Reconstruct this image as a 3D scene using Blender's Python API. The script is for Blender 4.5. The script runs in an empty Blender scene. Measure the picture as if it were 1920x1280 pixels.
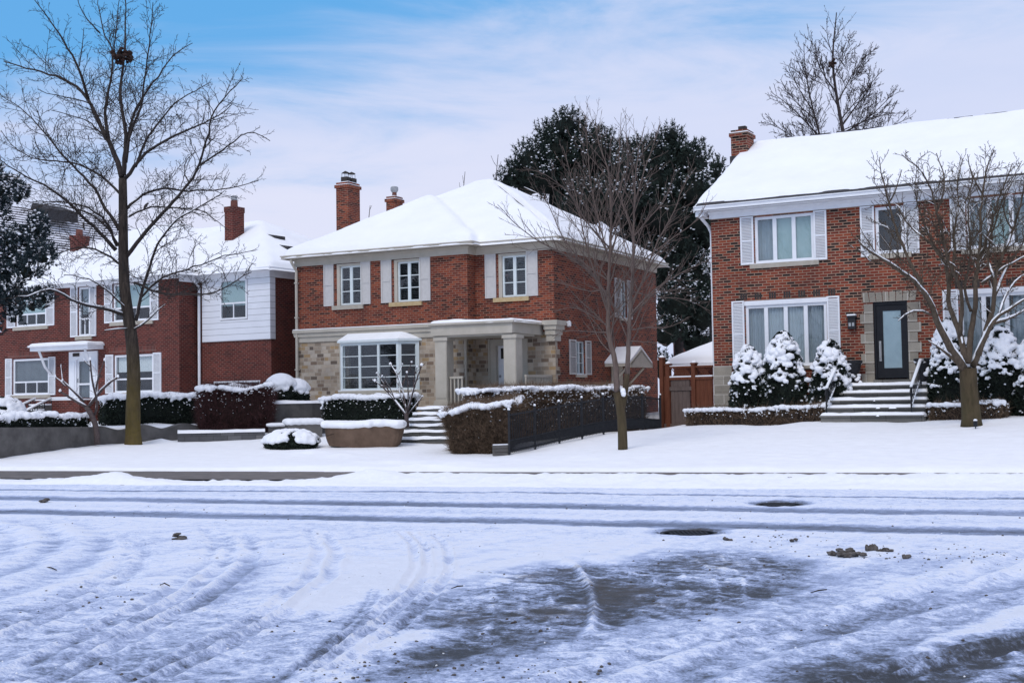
import bpy, math, random
import numpy as np
from math import sin, cos, radians, pi, sqrt, atan2
from mathutils import Vector, Matrix
random.seed(7); RNG = np.random.default_rng(7)
scn = bpy.context.scene; COL = scn.collection
# ------------------------------------------------------------------ camera calibration (metres, camera 1.55 m above the road)
FPX, PIT, ROLL, CZ = 2326., radians(2.58), radians(-.92), 1.55
_fw = np.array([0, cos(PIT), sin(PIT)]); _u0 = np.array([0, -sin(PIT), cos(PIT)]); _r0 = np.array([1., 0, 0])
_ri = cos(ROLL)*_r0 + sin(ROLL)*_u0; _up = -sin(ROLL)*_r0 + cos(ROLL)*_u0
CAMP = np.array([0, 0, CZ])
def ray(x, y): return _fw + (x-960)/FPX*_ri + (640-y)/FPX*_up
def at(x, y, D): d = ray(x, y); return CAMP + d*(D/d[1])
def gr(x, y, z=0): d = ray(x, y); return CAMP + d*((z-CZ)/d[2])
class House:
    def __init__(s, O, a):
        s.a = radians(a); s.O = np.array([O[0], O[1], 0.])
        s.U = np.array([cos(s.a), -sin(s.a), 0]); s.V = np.array([sin(s.a), cos(s.a), 0])
    def f(s, x, y, v=0):
        d = ray(x, y); q = CAMP + d*(((s.O+v*s.V-CAMP)@s.V)/(d@s.V)); return float((q-s.O)@s.U), float(q[2])
    def s_(s, x, y, u):
        d = ray(x, y); q = CAMP + d*(((s.O+u*s.U-CAMP)@s.U)/(d@s.U)); return float((q-s.O)@s.V), float(q[2])
    def w(s, u, v, z): return s.O + u*s.U + v*s.V + np.array([0, 0, z])
# ------------------------------------------------------------------ numpy noise
def _h(ix, iy, iz):
    n = (ix.astype(np.int64)*374761393 + iy.astype(np.int64)*668265263 + iz.astype(np.int64)*2147483647) & 0xffffffff
    n = ((n ^ (n >> 13))*1274126177) & 0xffffffff
    return ((n ^ (n >> 16)) & 0xffffff)/float(0xffffff)
def vn(x, y, z=0.):
    x, y, z = np.broadcast_arrays(np.asarray(x, float), np.asarray(y, float), np.asarray(z, float))
    a, b, c = np.floor(x), np.floor(y), np.floor(z); fx, fy, fz = x-a, y-b, z-c
    fx, fy, fz = [t*t*(3-2*t) for t in (fx, fy, fz)]; r = 0
    for i in (0, 1):
        for j in (0, 1):
            for k in (0, 1):
                r = r + _h(a+i, b+j, c+k)*(fx if i else 1-fx)*(fy if j else 1-fy)*(fz if k else 1-fz)
    return r
def fbm(x, y, z=0., o=4):
    r, a, t = 0, .5, 0
    for i in range(o): r = r + a*vn(x*2**i+17.3*i, y*2**i-9.1*i, np.asarray(z)*2**i+3*i); t += a; a *= .5
    return r/t
def sst(a, b, x): t = np.clip((x-a)/(b-a), 0, 1); return t*t*(3-2*t)
# ------------------------------------------------------------------ materials
MAT = {}
def newmat(n):
    m = bpy.data.materials.new(n); m.use_nodes = True; nt = m.node_tree; b = nt.nodes['Principled BSDF']; MAT[n] = m
    b.inputs['Specular IOR Level'].default_value = .25
    return m, nt, b
def nd(nt, t, **kw):
    n = nt.nodes.new(t)
    for k, v in kw.items(): setattr(n, k, v)
    return n
def ramp(nt, stops, interp='LINEAR'):
    r = nt.nodes.new('ShaderNodeValToRGB'); r.color_ramp.interpolation = interp; e = r.color_ramp.elements
    while len(e) < len(stops): e.new(.5)
    for i, (p, c) in enumerate(stops): e[i].position = p; e[i].color = (*c, 1)
    return r
def noise(nt, sc, det=4, rough=.55, vec=None, dist=0):
    n = nt.nodes.new('ShaderNodeTexNoise'); n.inputs['Scale'].default_value = sc; n.inputs['Detail'].default_value = det
    n.inputs['Roughness'].default_value = rough; n.inputs['Distortion'].default_value = dist
    if vec is not None: nt.links.new(vec, n.inputs['Vector'])
    return n
def bump(nt, b, h, st=.3, d=.02):
    p = nt.nodes.new('ShaderNodeBump'); p.inputs['Strength'].default_value = st; p.inputs['Distance'].default_value = d
    nt.links.new(h, p.inputs['Height']); nt.links.new(p.outputs[0], b.inputs['Normal'])
def mat_var(n, c1, c2, sc=6, rough=.7, bmp=.2, det=5, stretch=None, spec=.25):
    m, nt, b = newmat(n); tc = nd(nt, 'ShaderNodeTexCoord'); v = tc.outputs['Object']
    if stretch:
        mp = nd(nt, 'ShaderNodeMapping'); mp.inputs['Scale'].default_value = stretch; nt.links.new(v, mp.inputs[0]); v = mp.outputs[0]
    ns = noise(nt, sc, det, .6, v); r = ramp(nt, [(.3, c1), (.7, c2)])
    nt.links.new(ns.outputs['Fac'], r.inputs[0]); nt.links.new(r.outputs[0], b.inputs['Base Color'])
    b.inputs['Roughness'].default_value = rough; b.inputs['Specular IOR Level'].default_value = spec
    if bmp: bump(nt, b, ns.outputs['Fac'], bmp, .02)
    return m
def mat_brick(n, stops, mortar, w=.215, h=.072, ms=.011, stain=((.62, .62, .64), (1.08, 1.06, 1.04)), squash=None, bmp=.35, ev=1):
    m, nt, b = newmat(n); uv = nd(nt, 'ShaderNodeUVMap')
    br = nd(nt, 'ShaderNodeTexBrick'); br.inputs['Scale'].default_value = 1; br.inputs['Brick Width'].default_value = w
    br.inputs['Row Height'].default_value = h; br.inputs['Mortar Size'].default_value = ms; br.inputs['Mortar Smooth'].default_value = .15
    br.inputs['Color1'].default_value = (0, 0, 0, 1); br.inputs['Color2'].default_value = (1, 1, 1, 1); br.inputs['Mortar'].default_value = (.5, .5, .5, 1)
    br.inputs['Bias'].default_value = 0
    if squash: br.squash, br.squash_frequency, br.offset, br.offset_frequency = squash
    wn = noise(nt, 1.3, 2, .5, uv.outputs[0])
    mx0 = nd(nt, 'ShaderNodeMixRGB', blend_type='ADD'); mx0.inputs[0].default_value = .012
    nt.links.new(uv.outputs[0], mx0.inputs[1]); nt.links.new(wn.outputs['Color'], mx0.inputs[2]); nt.links.new(mx0.outputs[0], br.inputs['Vector'])
    r = ramp(nt, stops, 'CONSTANT'); nt.links.new(br.outputs['Color'], r.inputs[0])
    n1 = noise(nt, .9, 6, .65, uv.outputs[0]); r1 = ramp(nt, [(.3, stain[0]), (.7, stain[1])]); nt.links.new(n1.outputs['Fac'], r1.inputs[0])
    n2 = noise(nt, 45, 3, .6, uv.outputs[0]); r2 = ramp(nt, [(.25, (.72, .72, .72)), (.75, (1.15, 1.15, 1.15))]); nt.links.new(n2.outputs['Fac'], r2.inputs[0])
    mu = nd(nt, 'ShaderNodeMixRGB', blend_type='MULTIPLY'); mu.inputs[0].default_value = 1
    mx = nd(nt, 'ShaderNodeMixRGB'); mx.inputs[2].default_value = (*mortar, 1); nt.links.new(br.outputs['Fac'], mx.inputs[0])
    mu2 = nd(nt, 'ShaderNodeMixRGB', blend_type='MULTIPLY'); mu2.inputs[0].default_value = .8
    nt.links.new(r.outputs[0], mu2.inputs[1]); nt.links.new(r2.outputs[0], mu2.inputs[2]); nt.links.new(mu2.outputs[0], mx.inputs[1])
    nt.links.new(mx.outputs[0], mu.inputs[1]); nt.links.new(r1.outputs[0], mu.inputs[2]); nt.links.new(mu.outputs[0], b.inputs['Base Color'])
    b.inputs['Roughness'].default_value = .85
    inv = nd(nt, 'ShaderNodeMath', operation='SUBTRACT'); inv.inputs[0].default_value = 1; nt.links.new(br.outputs['Fac'], inv.inputs[1])
    ad = nd(nt, 'ShaderNodeMath', operation='MULTIPLY_ADD'); nt.links.new(n2.outputs['Fac'], ad.inputs[0]); ad.inputs[1].default_value = .4; nt.links.new(inv.outputs[0], ad.inputs[2])
    bump(nt, b, ad.outputs[0], bmp, .012)
    return m
mat_brick('brick_orange', [(0, (.055, .014, .010)), (.12, (.20, .036, .018)), (.34, (.255, .050, .022)), (.55, (.145, .025, .015)), (.74, (.30, .066, .028)), (.9, (.08, .018, .013))], (.27, .155, .11))
mat_brick('brick_mixed', [(0, (.022, .014, .013)), (.13, (.045, .022, .018)), (.2, (.22, .040, .021)), (.4, (.28, .058, .026)), (.58, (.155, .029, .018)), (.78, (.245, .047, .025)), (.93, (.075, .021, .016))], (.34, .225, .16), w=.24, h=.08, ms=.012)
mat_brick('brick_red', [(0, (.070, .015, .012)), (.15, (.125, .022, .016)), (.45, (.15, .028, .019)), (.75, (.10, .019, .014))], (.20, .105, .085))
mat_brick('soldier_brick', [(0, (.10, .025, .02)), (.15, (.16, .034, .024)), (.45, (.19, .04, .028)), (.75, (.13, .03, .022))], (.24, .15, .125), w=.075, h=.22, squash=(1, 2, 0, 2))
mat_brick('ashlar_stone', [(0, (.17, .13, .10)), (.08, (.46, .37, .275)), (.30, (.35, .275, .20)), (.48, (.52, .43, .33)), (.68, (.43, .30, .165)), (.78, (.25, .18, .13)), (.86, (.56, .48, .385))], (.47, .41, .33), w=.28, h=.128, ms=.009, squash=(.62, 3, .37, 2), bmp=.5)
mat_brick('quoin_stone', [(0, (.30, .27, .22)), (.3, (.36, .325, .265)), (.6, (.33, .30, .25)), (.8, (.39, .355, .295))], (.52, .48, .42), w=.6, h=.28, ms=.012, bmp=.3)
mat_brick('step_stone', [(0, (.17, .165, .15)), (.4, (.22, .21, .19)), (.7, (.26, .25, .225))], (.11, .105, .095), w=.9, h=.5, ms=.012)
mat_brick('paver_stone', [(0, (.12, .12, .125)), (.4, (.16, .16, .165)), (.7, (.2, .195, .19))], (.08, .08, .08), w=.4, h=.15, ms=.01)
mat_var('greige_trim', (.43, .39, .32), (.50, .455, .385), 3, .6, .05)
mat_var('stone_sill', (.36, .32, .26), (.44, .40, .34), 9, .85, .2)
mat_var('yellow_sill', (.42, .30, .15), (.52, .40, .23), 9, .85, .2)
mat_var('white_paint', (.74, .75, .78), (.82, .83, .85), 4, .45, .03)
mat_var('pale_frame', (.62, .68, .68), (.70, .75, .75), 4, .45, .03)
mat_var('shutter_grey', (.50, .48, .46), (.56, .54, .52), 12, .7, .05)
mat_var('unlit_room', (.012, .012, .014), (.02, .02, .022), 3, .8, 0)  # near-black colour for the shade of rooms behind glass
mat_var('shingle', (.03, .03, .034), (.07, .065, .065), 14, .9, .5)
mat_var('metal_grey', (.25, .26, .27), (.4, .41, .42), 8, .4, .05)
mat_var('flue_clay', (.12, .05, .04), (.2, .075, .055), 8, .8, .1)
mat_var('flue_dark', (.03, .025, .025), (.06, .05, .045), 8, .8, .1)
mat_var('concrete', (.075, .07, .066), (.16, .15, .14), 2.2, .9, .25, 8)
mat_var('asphalt_wet', (.10, .085, .075), (.19, .16, .14), 3.5, .6, .2, 8)
mat_var('iron', (.012, .013, .016), (.025, .026, .03), 10, .5, .05)
mat_var('cedar', (.095, .030, .016), (.165, .056, .028), 5, .75, .2, 6, (6, 6, .6))
mat_var('cedar_grey', (.09, .065, .055), (.15, .11, .095), 5, .8, .2, 6, (6, 6, .6))
mat_var('burlap', (.10, .065, .045), (.165, .11, .078), 3.5, .95, .35, 8)
mat_var('bark_grey', (.022, .018, .017), (.058, .046, .040), 14, .95, .6, 6, (1, 1, .25))
mat_var('bark_tan', (.095, .068, .057), (.165, .122, .103), 14, .9, .5, 6, (1, 1, .25))
mat_var('bark_brown', (.055, .041, .029), (.125, .094, .068), 14, .95, .6, 6, (1, 1, .25))
mat_var('bark_far', (.03, .024, .024), (.06, .046, .044), 8, .95, .3)
mat_var('bark_mauve', (.06, .045, .045), (.11, .085, .08), 14, .95, .4)
mat_var('nest_twigs', (.02, .011, .009), (.05, .026, .02), 30, .95, .5)
mat_var('foliage_dark', (.009, .016, .014), (.036, .054, .042), 5, .8, .1)
mat_var('foliage_blue', (.012, .022, .026), (.04, .06, .066), 5, .8, .1)
mat_var('foliage_yew', (.007, .012, .009), (.022, .032, .02), 9, .8, .1)
mat_var('twig_brown', (.05, .033, .022), (.22, .15, .10), 9, .9, .1)
mat_var('twig_wine', (.028, .011, .012), (.10, .045, .042), 9, .9, .1)
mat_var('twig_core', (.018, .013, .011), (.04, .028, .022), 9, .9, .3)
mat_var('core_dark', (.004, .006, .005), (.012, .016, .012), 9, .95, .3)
mat_var('black_paint', (.008, .008, .01), (.014, .014, .016), 5, .35, .02)
mat_var('frosted', (.24, .33, .37), (.30, .40, .44), 2.5, .35, 0)
mat_var('curtain', (.27, .32, .36), (.38, .43, .47), 5, .9, .05, 4, (8, 8, .6))
mat_var('sheer', (.40, .46, .50), (.52, .58, .62), 5, .9, .05, 4, (8, 8, .6))
mat_var('shade_green', (.36, .48, .49), (.44, .56, .57), 3, .85, .02)
mat_var('shade_grey', (.13, .15, .17), (.18, .20, .22), 3, .85, .02)
mat_var('lace', (.62, .66, .67), (.85, .87, .88), 28, .9, .2)
mat_var('slat', (.075, .085, .09), (.12, .13, .135), 3, .6, 0)
mat_var('dirty_snow', (.045, .036, .03), (.16, .145, .135), 18, .9, .6)
mat_var('steel', (.3, .3, .3), (.42, .42, .42), 5, .3, 0)
mat_var('wreath', (.03, .012, .01), (.09, .03, .02), 20, .9, .4)
def trunk_mat(n, c1, c2, alg, zlo, zhi):
    m = mat_var(n, c1, c2, 13, .95, .7, 7, (1, 1, .22)); nt = m.node_tree; b = nt.nodes['Principled BSDF']
    src = b.inputs['Base Color'].links[0].from_socket
    tc = nd(nt, 'ShaderNodeTexCoord'); sp = nd(nt, 'ShaderNodeSeparateXYZ'); nt.links.new(tc.outputs['Object'], sp.inputs[0])
    mr = nd(nt, 'ShaderNodeMapRange'); mr.inputs['From Min'].default_value = zlo; mr.inputs['From Max'].default_value = zhi
    mr.inputs['To Min'].default_value = 1; mr.inputs['To Max'].default_value = 0; nt.links.new(sp.outputs['Z'], mr.inputs['Value'])
    ns = noise(nt, 3.5, 6, .7, tc.outputs['Object']); mm = nd(nt, 'ShaderNodeMath', operation='MULTIPLY'); nt.links.new(mr.outputs[0], mm.inputs[0]); nt.links.new(ns.outputs['Fac'], mm.inputs[1])
    m2 = nd(nt, 'ShaderNodeMath', operation='MULTIPLY', use_clamp=True); m2.inputs[1].default_value = 1.5; nt.links.new(mm.outputs[0], m2.inputs[0])
    mx = nd(nt, 'ShaderNodeMixRGB'); mx.inputs[2].default_value = (*alg, 1); nt.links.new(m2.outputs[0], mx.inputs[0]); nt.links.new(src, mx.inputs[1]); nt.links.new(mx.outputs[0], b.inputs['Base Color'])
trunk_mat('trunk_moss', (.018, .014, .012), (.075, .058, .046), (.12, .088, .024), .6, 3.2)
trunk_mat('trunk_brown', (.025, .017, .011), (.095, .064, .042), (.075, .062, .030), 0, 2.6)
def mat_snow(n, c, sc1, b1, sc2, b2):
    m, nt, b = newmat(n); tc = nd(nt, 'ShaderNodeTexCoord'); b.inputs['Roughness'].default_value = .75
    n1 = noise(nt, sc1, 5, .55, tc.outputs['Object']); n2 = noise(nt, sc2, 4, .6, tc.outputs['Object'])
    r = ramp(nt, [(.25, tuple(k*.93 for k in c)), (.7, c)]); nt.links.new(n1.outputs['Fac'], r.inputs[0]); nt.links.new(r.outputs[0], b.inputs['Base Color'])
    a = nd(nt, 'ShaderNodeMath', operation='MULTIPLY_ADD'); nt.links.new(n2.outputs['Fac'], a.inputs[0]); a.inputs[1].default_value = b2/b1; nt.links.new(n1.outputs['Fac'], a.inputs[2])
    bump(nt, b, a.outputs[0], .5, b1)
mat_snow('snow', (.90, .905, .92), 3, .03, 35, .006)
mat_snow('snow_roof', (.90, .905, .92), .8, .05, 14, .006)
mat_snow('snow_clump', (.86, .87, .90), 9, .03, 60, .006)
def mat_glass():
    m, nt, b = newmat('window_glass'); nt.nodes.remove(b); out = nt.nodes['Material Output']
    t = nd(nt, 'ShaderNodeBsdfTransparent'); t.inputs[0].default_value = (.94, .96, .96, 1)
    g = nd(nt, 'ShaderNodeBsdfGlossy'); g.inputs['Roughness'].default_value = .03
    fr = nd(nt, 'ShaderNodeLayerWeight'); fr.inputs['Blend'].default_value = .5; pw = nd(nt, 'ShaderNodeMath', operation='POWER'); pw.inputs[1].default_value = 4; nt.links.new(fr.outputs['Facing'], pw.inputs[0])
    mu = nd(nt, 'ShaderNodeMath', operation='MULTIPLY_ADD', use_clamp=True); mu.inputs[1].default_value = .93; mu.inputs[2].default_value = .055; nt.links.new(pw.outputs[0], mu.inputs[0])
    mx = nd(nt, 'ShaderNodeMixShader'); nt.links.new(mu.outputs[0], mx.inputs[0]); nt.links.new(t.outputs[0], mx.inputs[1]); nt.links.new(g.outputs[0], mx.inputs[2])
    tc = nd(nt, 'ShaderNodeTexCoord'); ns = noise(nt, 1.1, 2, .5, tc.outputs['Object']); bp = nd(nt, 'ShaderNodeBump'); bp.inputs['Strength'].default_value = .12; bp.inputs['Distance'].default_value = .05
    nt.links.new(ns.outputs['Fac'], bp.inputs['Height']); nt.links.new(bp.outputs[0], g.inputs['Normal']); nt.links.new(mx.outputs[0], out.inputs[0])
mat_glass()
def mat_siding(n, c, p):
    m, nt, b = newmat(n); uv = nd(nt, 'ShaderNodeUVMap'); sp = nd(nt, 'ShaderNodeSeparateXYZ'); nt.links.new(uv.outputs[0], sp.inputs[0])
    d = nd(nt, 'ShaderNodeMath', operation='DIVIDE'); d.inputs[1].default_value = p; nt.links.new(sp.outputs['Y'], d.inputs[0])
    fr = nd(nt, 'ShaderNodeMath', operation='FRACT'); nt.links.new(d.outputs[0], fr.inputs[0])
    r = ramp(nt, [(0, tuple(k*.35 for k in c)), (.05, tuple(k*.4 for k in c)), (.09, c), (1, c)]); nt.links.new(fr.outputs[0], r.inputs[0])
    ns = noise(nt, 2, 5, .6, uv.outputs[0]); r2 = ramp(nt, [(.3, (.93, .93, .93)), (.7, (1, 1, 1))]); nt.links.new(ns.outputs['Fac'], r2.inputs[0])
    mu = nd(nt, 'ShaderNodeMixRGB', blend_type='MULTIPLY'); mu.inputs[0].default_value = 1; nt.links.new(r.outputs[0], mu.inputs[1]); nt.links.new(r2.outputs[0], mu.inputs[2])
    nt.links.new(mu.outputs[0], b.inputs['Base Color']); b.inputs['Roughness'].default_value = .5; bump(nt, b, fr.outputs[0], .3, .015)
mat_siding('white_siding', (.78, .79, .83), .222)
def mat_road():
    m, nt, b = newmat('snowy_asphalt'); tc = nd(nt, 'ShaderNodeTexCoord'); o = tc.outputs['Object']
    at_ = nd(nt, 'ShaderNodeAttribute', attribute_name='bare'); dr = nd(nt, 'ShaderNodeAttribute', attribute_name='dirt')
    mp = nd(nt, 'ShaderNodeMapping'); mp.inputs['Rotation'].default_value = (0, 0, radians(-58)); mp.inputs['Scale'].default_value = (1, 1.35, 1); nt.links.new(o, mp.inputs[0])
    n1 = noise(nt, 5.5, 9, .74, o); n2 = noise(nt, 9, 7, .72, mp.outputs[0]); n3 = noise(nt, 42, 5, .75, o)
    s = nd(nt, 'ShaderNodeMath', operation='MULTIPLY_ADD'); nt.links.new(n2.outputs['Fac'], s.inputs[0]); s.inputs[1].default_value = .9; nt.links.new(n1.outputs['Fac'], s.inputs[2])
    s2 = nd(nt, 'ShaderNodeMath', operation='MULTIPLY_ADD'); nt.links.new(n3.outputs['Fac'], s2.inputs[0]); s2.inputs[1].default_value = .8; nt.links.new(s.outputs[0], s2.inputs[2])
    s3 = nd(nt, 'ShaderNodeMath', operation='MULTIPLY_ADD'); nt.links.new(s2.outputs[0], s3.inputs[0]); s3.inputs[1].default_value = 1.75; s3.inputs[2].default_value = -2.36
    ad = nd(nt, 'ShaderNodeMath', operation='ADD', use_clamp=True); nt.links.new(at_.outputs['Fac'], ad.inputs[0]); mo = nd(nt, 'ShaderNodeAttribute', attribute_name='mott'); s4 = nd(nt, 'ShaderNodeMath', operation='MULTIPLY'); nt.links.new(s3.outputs[0], s4.inputs[0]); nt.links.new(mo.outputs['Fac'], s4.inputs[1]); nt.links.new(s4.outputs[0], ad.inputs[1])
    r = ramp(nt, [(0, (.80, .83, .91)), (.14, (.66, .72, .86)), (.33, (.43, .50, .69)), (.55, (.25, .30, .43)), (.76, (.115, .135, .185)), (1, (.045, .048, .056))])
    nt.links.new(ad.outputs[0], r.inputs[0])
    # brown grit lying in the worn patches
    n4 = noise(nt, 5, 8, .78, mp.outputs[0]); g = nd(nt, 'ShaderNodeMath', operation='MULTIPLY'); nt.links.new(n4.outputs['Fac'], g.inputs[0]); nt.links.new(dr.outputs['Fac'], g.inputs[1])
    gr_ = ramp(nt, [(.36, (0, 0, 0)), (.58, (.9, .9, .9))]); nt.links.new(g.outputs[0], gr_.inputs[0])
    mx = nd(nt, 'ShaderNodeMixRGB'); mx.inputs[2].default_value = (.062, .055, .050, 1); nt.links.new(gr_.outputs[0], mx.inputs[0]); nt.links.new(r.outputs[0], mx.inputs[1])
    vo = nd(nt, 'ShaderNodeTexVoronoi'); vo.inputs['Scale'].default_value = 11; nt.links.new(o, vo.inputs['Vector'])
    n5 = noise(nt, 1.4, 4, .6, o); th = nd(nt, 'ShaderNodeMapRange'); th.inputs['From Min'].default_value = .45; th.inputs['From Max'].default_value = .75; th.inputs['To Min'].default_value = 0; th.inputs['To Max'].default_value = .26
    nt.links.new(n5.outputs['Fac'], th.inputs['Value']); ls = nd(nt, 'ShaderNodeMath', operation='LESS_THAN'); nt.links.new(vo.outputs['Distance'], ls.inputs[0]); nt.links.new(th.outputs[0], ls.inputs[1])
    ml = nd(nt, 'ShaderNodeMath', operation='MULTIPLY'); ml.inputs[1].default_value = .6; nt.links.new(ls.outputs[0], ml.inputs[0])
    mx2 = nd(nt, 'ShaderNodeMixRGB'); mx2.inputs[2].default_value = (.16, .17, .21, 1); nt.links.new(ml.outputs[0], mx2.inputs[0]); nt.links.new(mx.outputs[0], mx2.inputs[1])
    nt.links.new(mx2.outputs[0], b.inputs['Base Color'])
    rr = nd(nt, 'ShaderNodeMapRange'); rr.inputs['To Min'].default_value = .8; rr.inputs['To Max'].default_value = .5; nt.links.new(ad.outputs[0], rr.inputs['Value']); nt.links.new(rr.outputs[0], b.inputs['Roughness'])
    iv = nd(nt, 'ShaderNodeMath', operation='MULTIPLY_ADD'); nt.links.new(ad.outputs[0], iv.inputs[0]); iv.inputs[1].default_value = -.6; nt.links.new(n3.outputs['Fac'], iv.inputs[2])
    bump(nt, b, iv.outputs[0], .75, .025)
mat_road()
def mat_streakroof():
    m, nt, b = newmat('streaky_shingle'); uv = nd(nt, 'ShaderNodeTexCoord'); sp = nd(nt, 'ShaderNodeSeparateXYZ'); nt.links.new(uv.outputs['Object'], sp.inputs[0])
    d = nd(nt, 'ShaderNodeMath', operation='DIVIDE'); d.inputs[1].default_value = .16; nt.links.new(sp.outputs['Z'], d.inputs[0])
    fr = nd(nt, 'ShaderNodeMath', operation='FRACT'); nt.links.new(d.outputs[0], fr.inputs[0])
    ns = noise(nt, 1.6, 5, .7, uv.outputs['Object']); ad = nd(nt, 'ShaderNodeMath', operation='ADD'); nt.links.new(fr.outputs[0], ad.inputs[0]); nt.links.new(ns.outputs['Fac'], ad.inputs[1])
    r = ramp(nt, [(.86, (.035, .032, .036)), (.98, (.8, .8, .84))]); nt.links.new(ad.outputs[0], r.inputs[0]); nt.links.new(r.outputs[0], b.inputs['Base Color']); b.inputs['Roughness'].default_value = .9
mat_streakroof()
# ------------------------------------------------------------------ mesh builder
class MB:
    def __init__(s): s.v = []; s.f = []; s.m = []; s.T = None; s.mi = 0
    def pt(s, p):
        if s.T: p = s.T(*p)
        s.v.append((float(p[0]), float(p[1]), float(p[2]))); return len(s.v)-1
    def face(s, *pts): s.f.append(tuple(s.pt(p) for p in pts)); s.m.append(s.mi)
    def box(s, x0, x1, y0, y1, z0, z1):
        i = [s.pt(p) for p in ((x0,y0,z0),(x1,y0,z0),(x1,y1,z0),(x0,y1,z0),(x0,y0,z1),(x1,y0,z1),(x1,y1,z1),(x0,y1,z1))]
        for q in ((0,3,2,1),(4,5,6,7),(0,1,5,4),(1,2,6,5),(2,3,7,6),(3,0,4,7)): s.f.append(tuple(i[k] for k in q)); s.m.append(s.mi)
    def prism(s, poly, fn):      # poly of (a,b); fn(a,b,t) -> point for t=0,1
        n = len(poly); A = [s.pt(fn(a, b, 0)) for a, b in poly]; B = [s.pt(fn(a, b, 1)) for a, b in poly]
        s.f.append(tuple(A[::-1])); s.m.append(s.mi); s.f.append(tuple(B)); s.m.append(s.mi)
        for k in range(n): s.f.append((A[k], A[(k+1) % n], B[(k+1) % n], B[k])); s.m.append(s.mi)
    def tube(s, pts, rad, n=6, cap=True):
        pts = [np.asarray(p, float) for p in pts]; rings = []; prev = None
        for i, p in enumerate(pts):
            d = pts[min(i+1, len(pts)-1)] - pts[max(i-1, 0)]; L = np.linalg.norm(d); d = d/L if L > 1e-9 else np.array([0, 0, 1.])
            if prev is None: a = np.cross(d, (0.3, .9, .1) if abs(d[2]) > .9 else (0, 0, 1.))
            else: a = prev - d*(prev@d)
            la = np.linalg.norm(a)
            if la < 1e-6: a = np.cross(d, (1., 0.2, 0)); la = np.linalg.norm(a)
            a = a/la; prev = a; b = np.cross(d, a)
            r = rad[i] if hasattr(rad, '__len__') else rad
            rings.append([s.pt(p + r*(cos(2*pi*k/n)*a + sin(2*pi*k/n)*b)) for k in range(n)])
        for A, B in zip(rings, rings[1:]):
            for k in range(n): s.f.append((A[k], A[(k+1) % n], B[(k+1) % n], B[k])); s.m.append(s.mi)
        if cap:
            s.f.append(tuple(rings[0][::-1])); s.m.append(s.mi); s.f.append(tuple(rings[-1])); s.m.append(s.mi)
    def lathe(s, c, prof, n=16):
        R = [[s.pt((c[0]+r*cos(2*pi*k/n), c[1]+r*sin(2*pi*k/n), c[2]+z)) for k in range(n)] for r, z in prof]
        for A, B in zip(R, R[1:]):
            for k in range(n): s.f.append((A[k], A[(k+1) % n], B[(k+1) % n], B[k])); s.m.append(s.mi)
        s.f.append(tuple(R[0][::-1])); s.m.append(s.mi); s.f.append(tuple(R[-1])); s.m.append(s.mi)
    def grid(s, P):              # P array (n,m,3)
        n, m = P.shape[:2]; b = len(s.v)
        for p in P.reshape(-1, 3): s.pt(p)
        for i in range(n-1):
            for j in range(m-1): s.f.append((b+i*m+j, b+(i+1)*m+j, b+(i+1)*m+j+1, b+i*m+j+1)); s.m.append(s.mi)
    def build(s, name, mats, parent=None, smooth=False, off=(0, 0, 0), uv=True):
        if isinstance(mats, str): mats = [mats]
        return mk(name, np.array(s.v, float).reshape(-1, 3) - np.array(off), s.f, mats, parent, smooth, s.m, uv)
def mk(name, V, F, mats, parent=None, smooth=False, mi=None, uv=False):
    if isinstance(mats, str): mats = [mats]
    me = bpy.data.meshes.new(name)
    if isinstance(F, np.ndarray):
        me.vertices.add(len(V)); me.vertices.foreach_set('co', np.ascontiguousarray(V, dtype=np.float32).ravel())
        k = F.shape[1]; me.loops.add(F.size); me.loops.foreach_set('vertex_index', F.astype(np.int32).ravel())
        me.polygons.add(len(F)); me.polygons.foreach_set('loop_start', np.arange(0, F.size, k, dtype=np.int32)); me.update(calc_edges=True)
    else: me.from_pydata([tuple(v) for v in V], [], F)
    for m in mats: me.materials.append(MAT[m])
    if mi is not None and len(mats) > 1: me.polygons.foreach_set('material_index', np.array(mi, dtype=np.int32))
    if smooth: me.polygons.foreach_set('use_smooth', np.ones(len(me.polygons), dtype=bool))
    if uv:
        u = me.uv_layers.new(name='UVMap'); d = u.data
        for p in me.polygons:
            n = p.normal; ax = max(range(3), key=lambda k: abs(n[k]))
            for li in p.loop_indices:
                c = me.vertices[me.loops[li].vertex_index].co
                d[li].uv = (c.y, c.z) if ax == 0 else ((c.x, c.z) if ax == 1 else (c.x, c.y))
    o = bpy.data.objects.new(name, me); COL.objects.link(o)
    if parent: o.parent = parent
    return o
def tag(o, label=None, cat=None, group=None, kind=None):
    if label: o['label'] = label
    if cat: o['category'] = cat
    if group: o['group'] = group
    if kind: o['kind'] = kind
    return o
def thing(name, loc, label, cat, rz=0, group=None):
    o = bpy.data.objects.new(name, None); COL.objects.link(o); o.location = [float(k) for k in loc]; o.rotation_euler = (0, 0, rz); o.empty_display_size = .2
    return tag(o, label, cat, group, 'thing')
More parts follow.
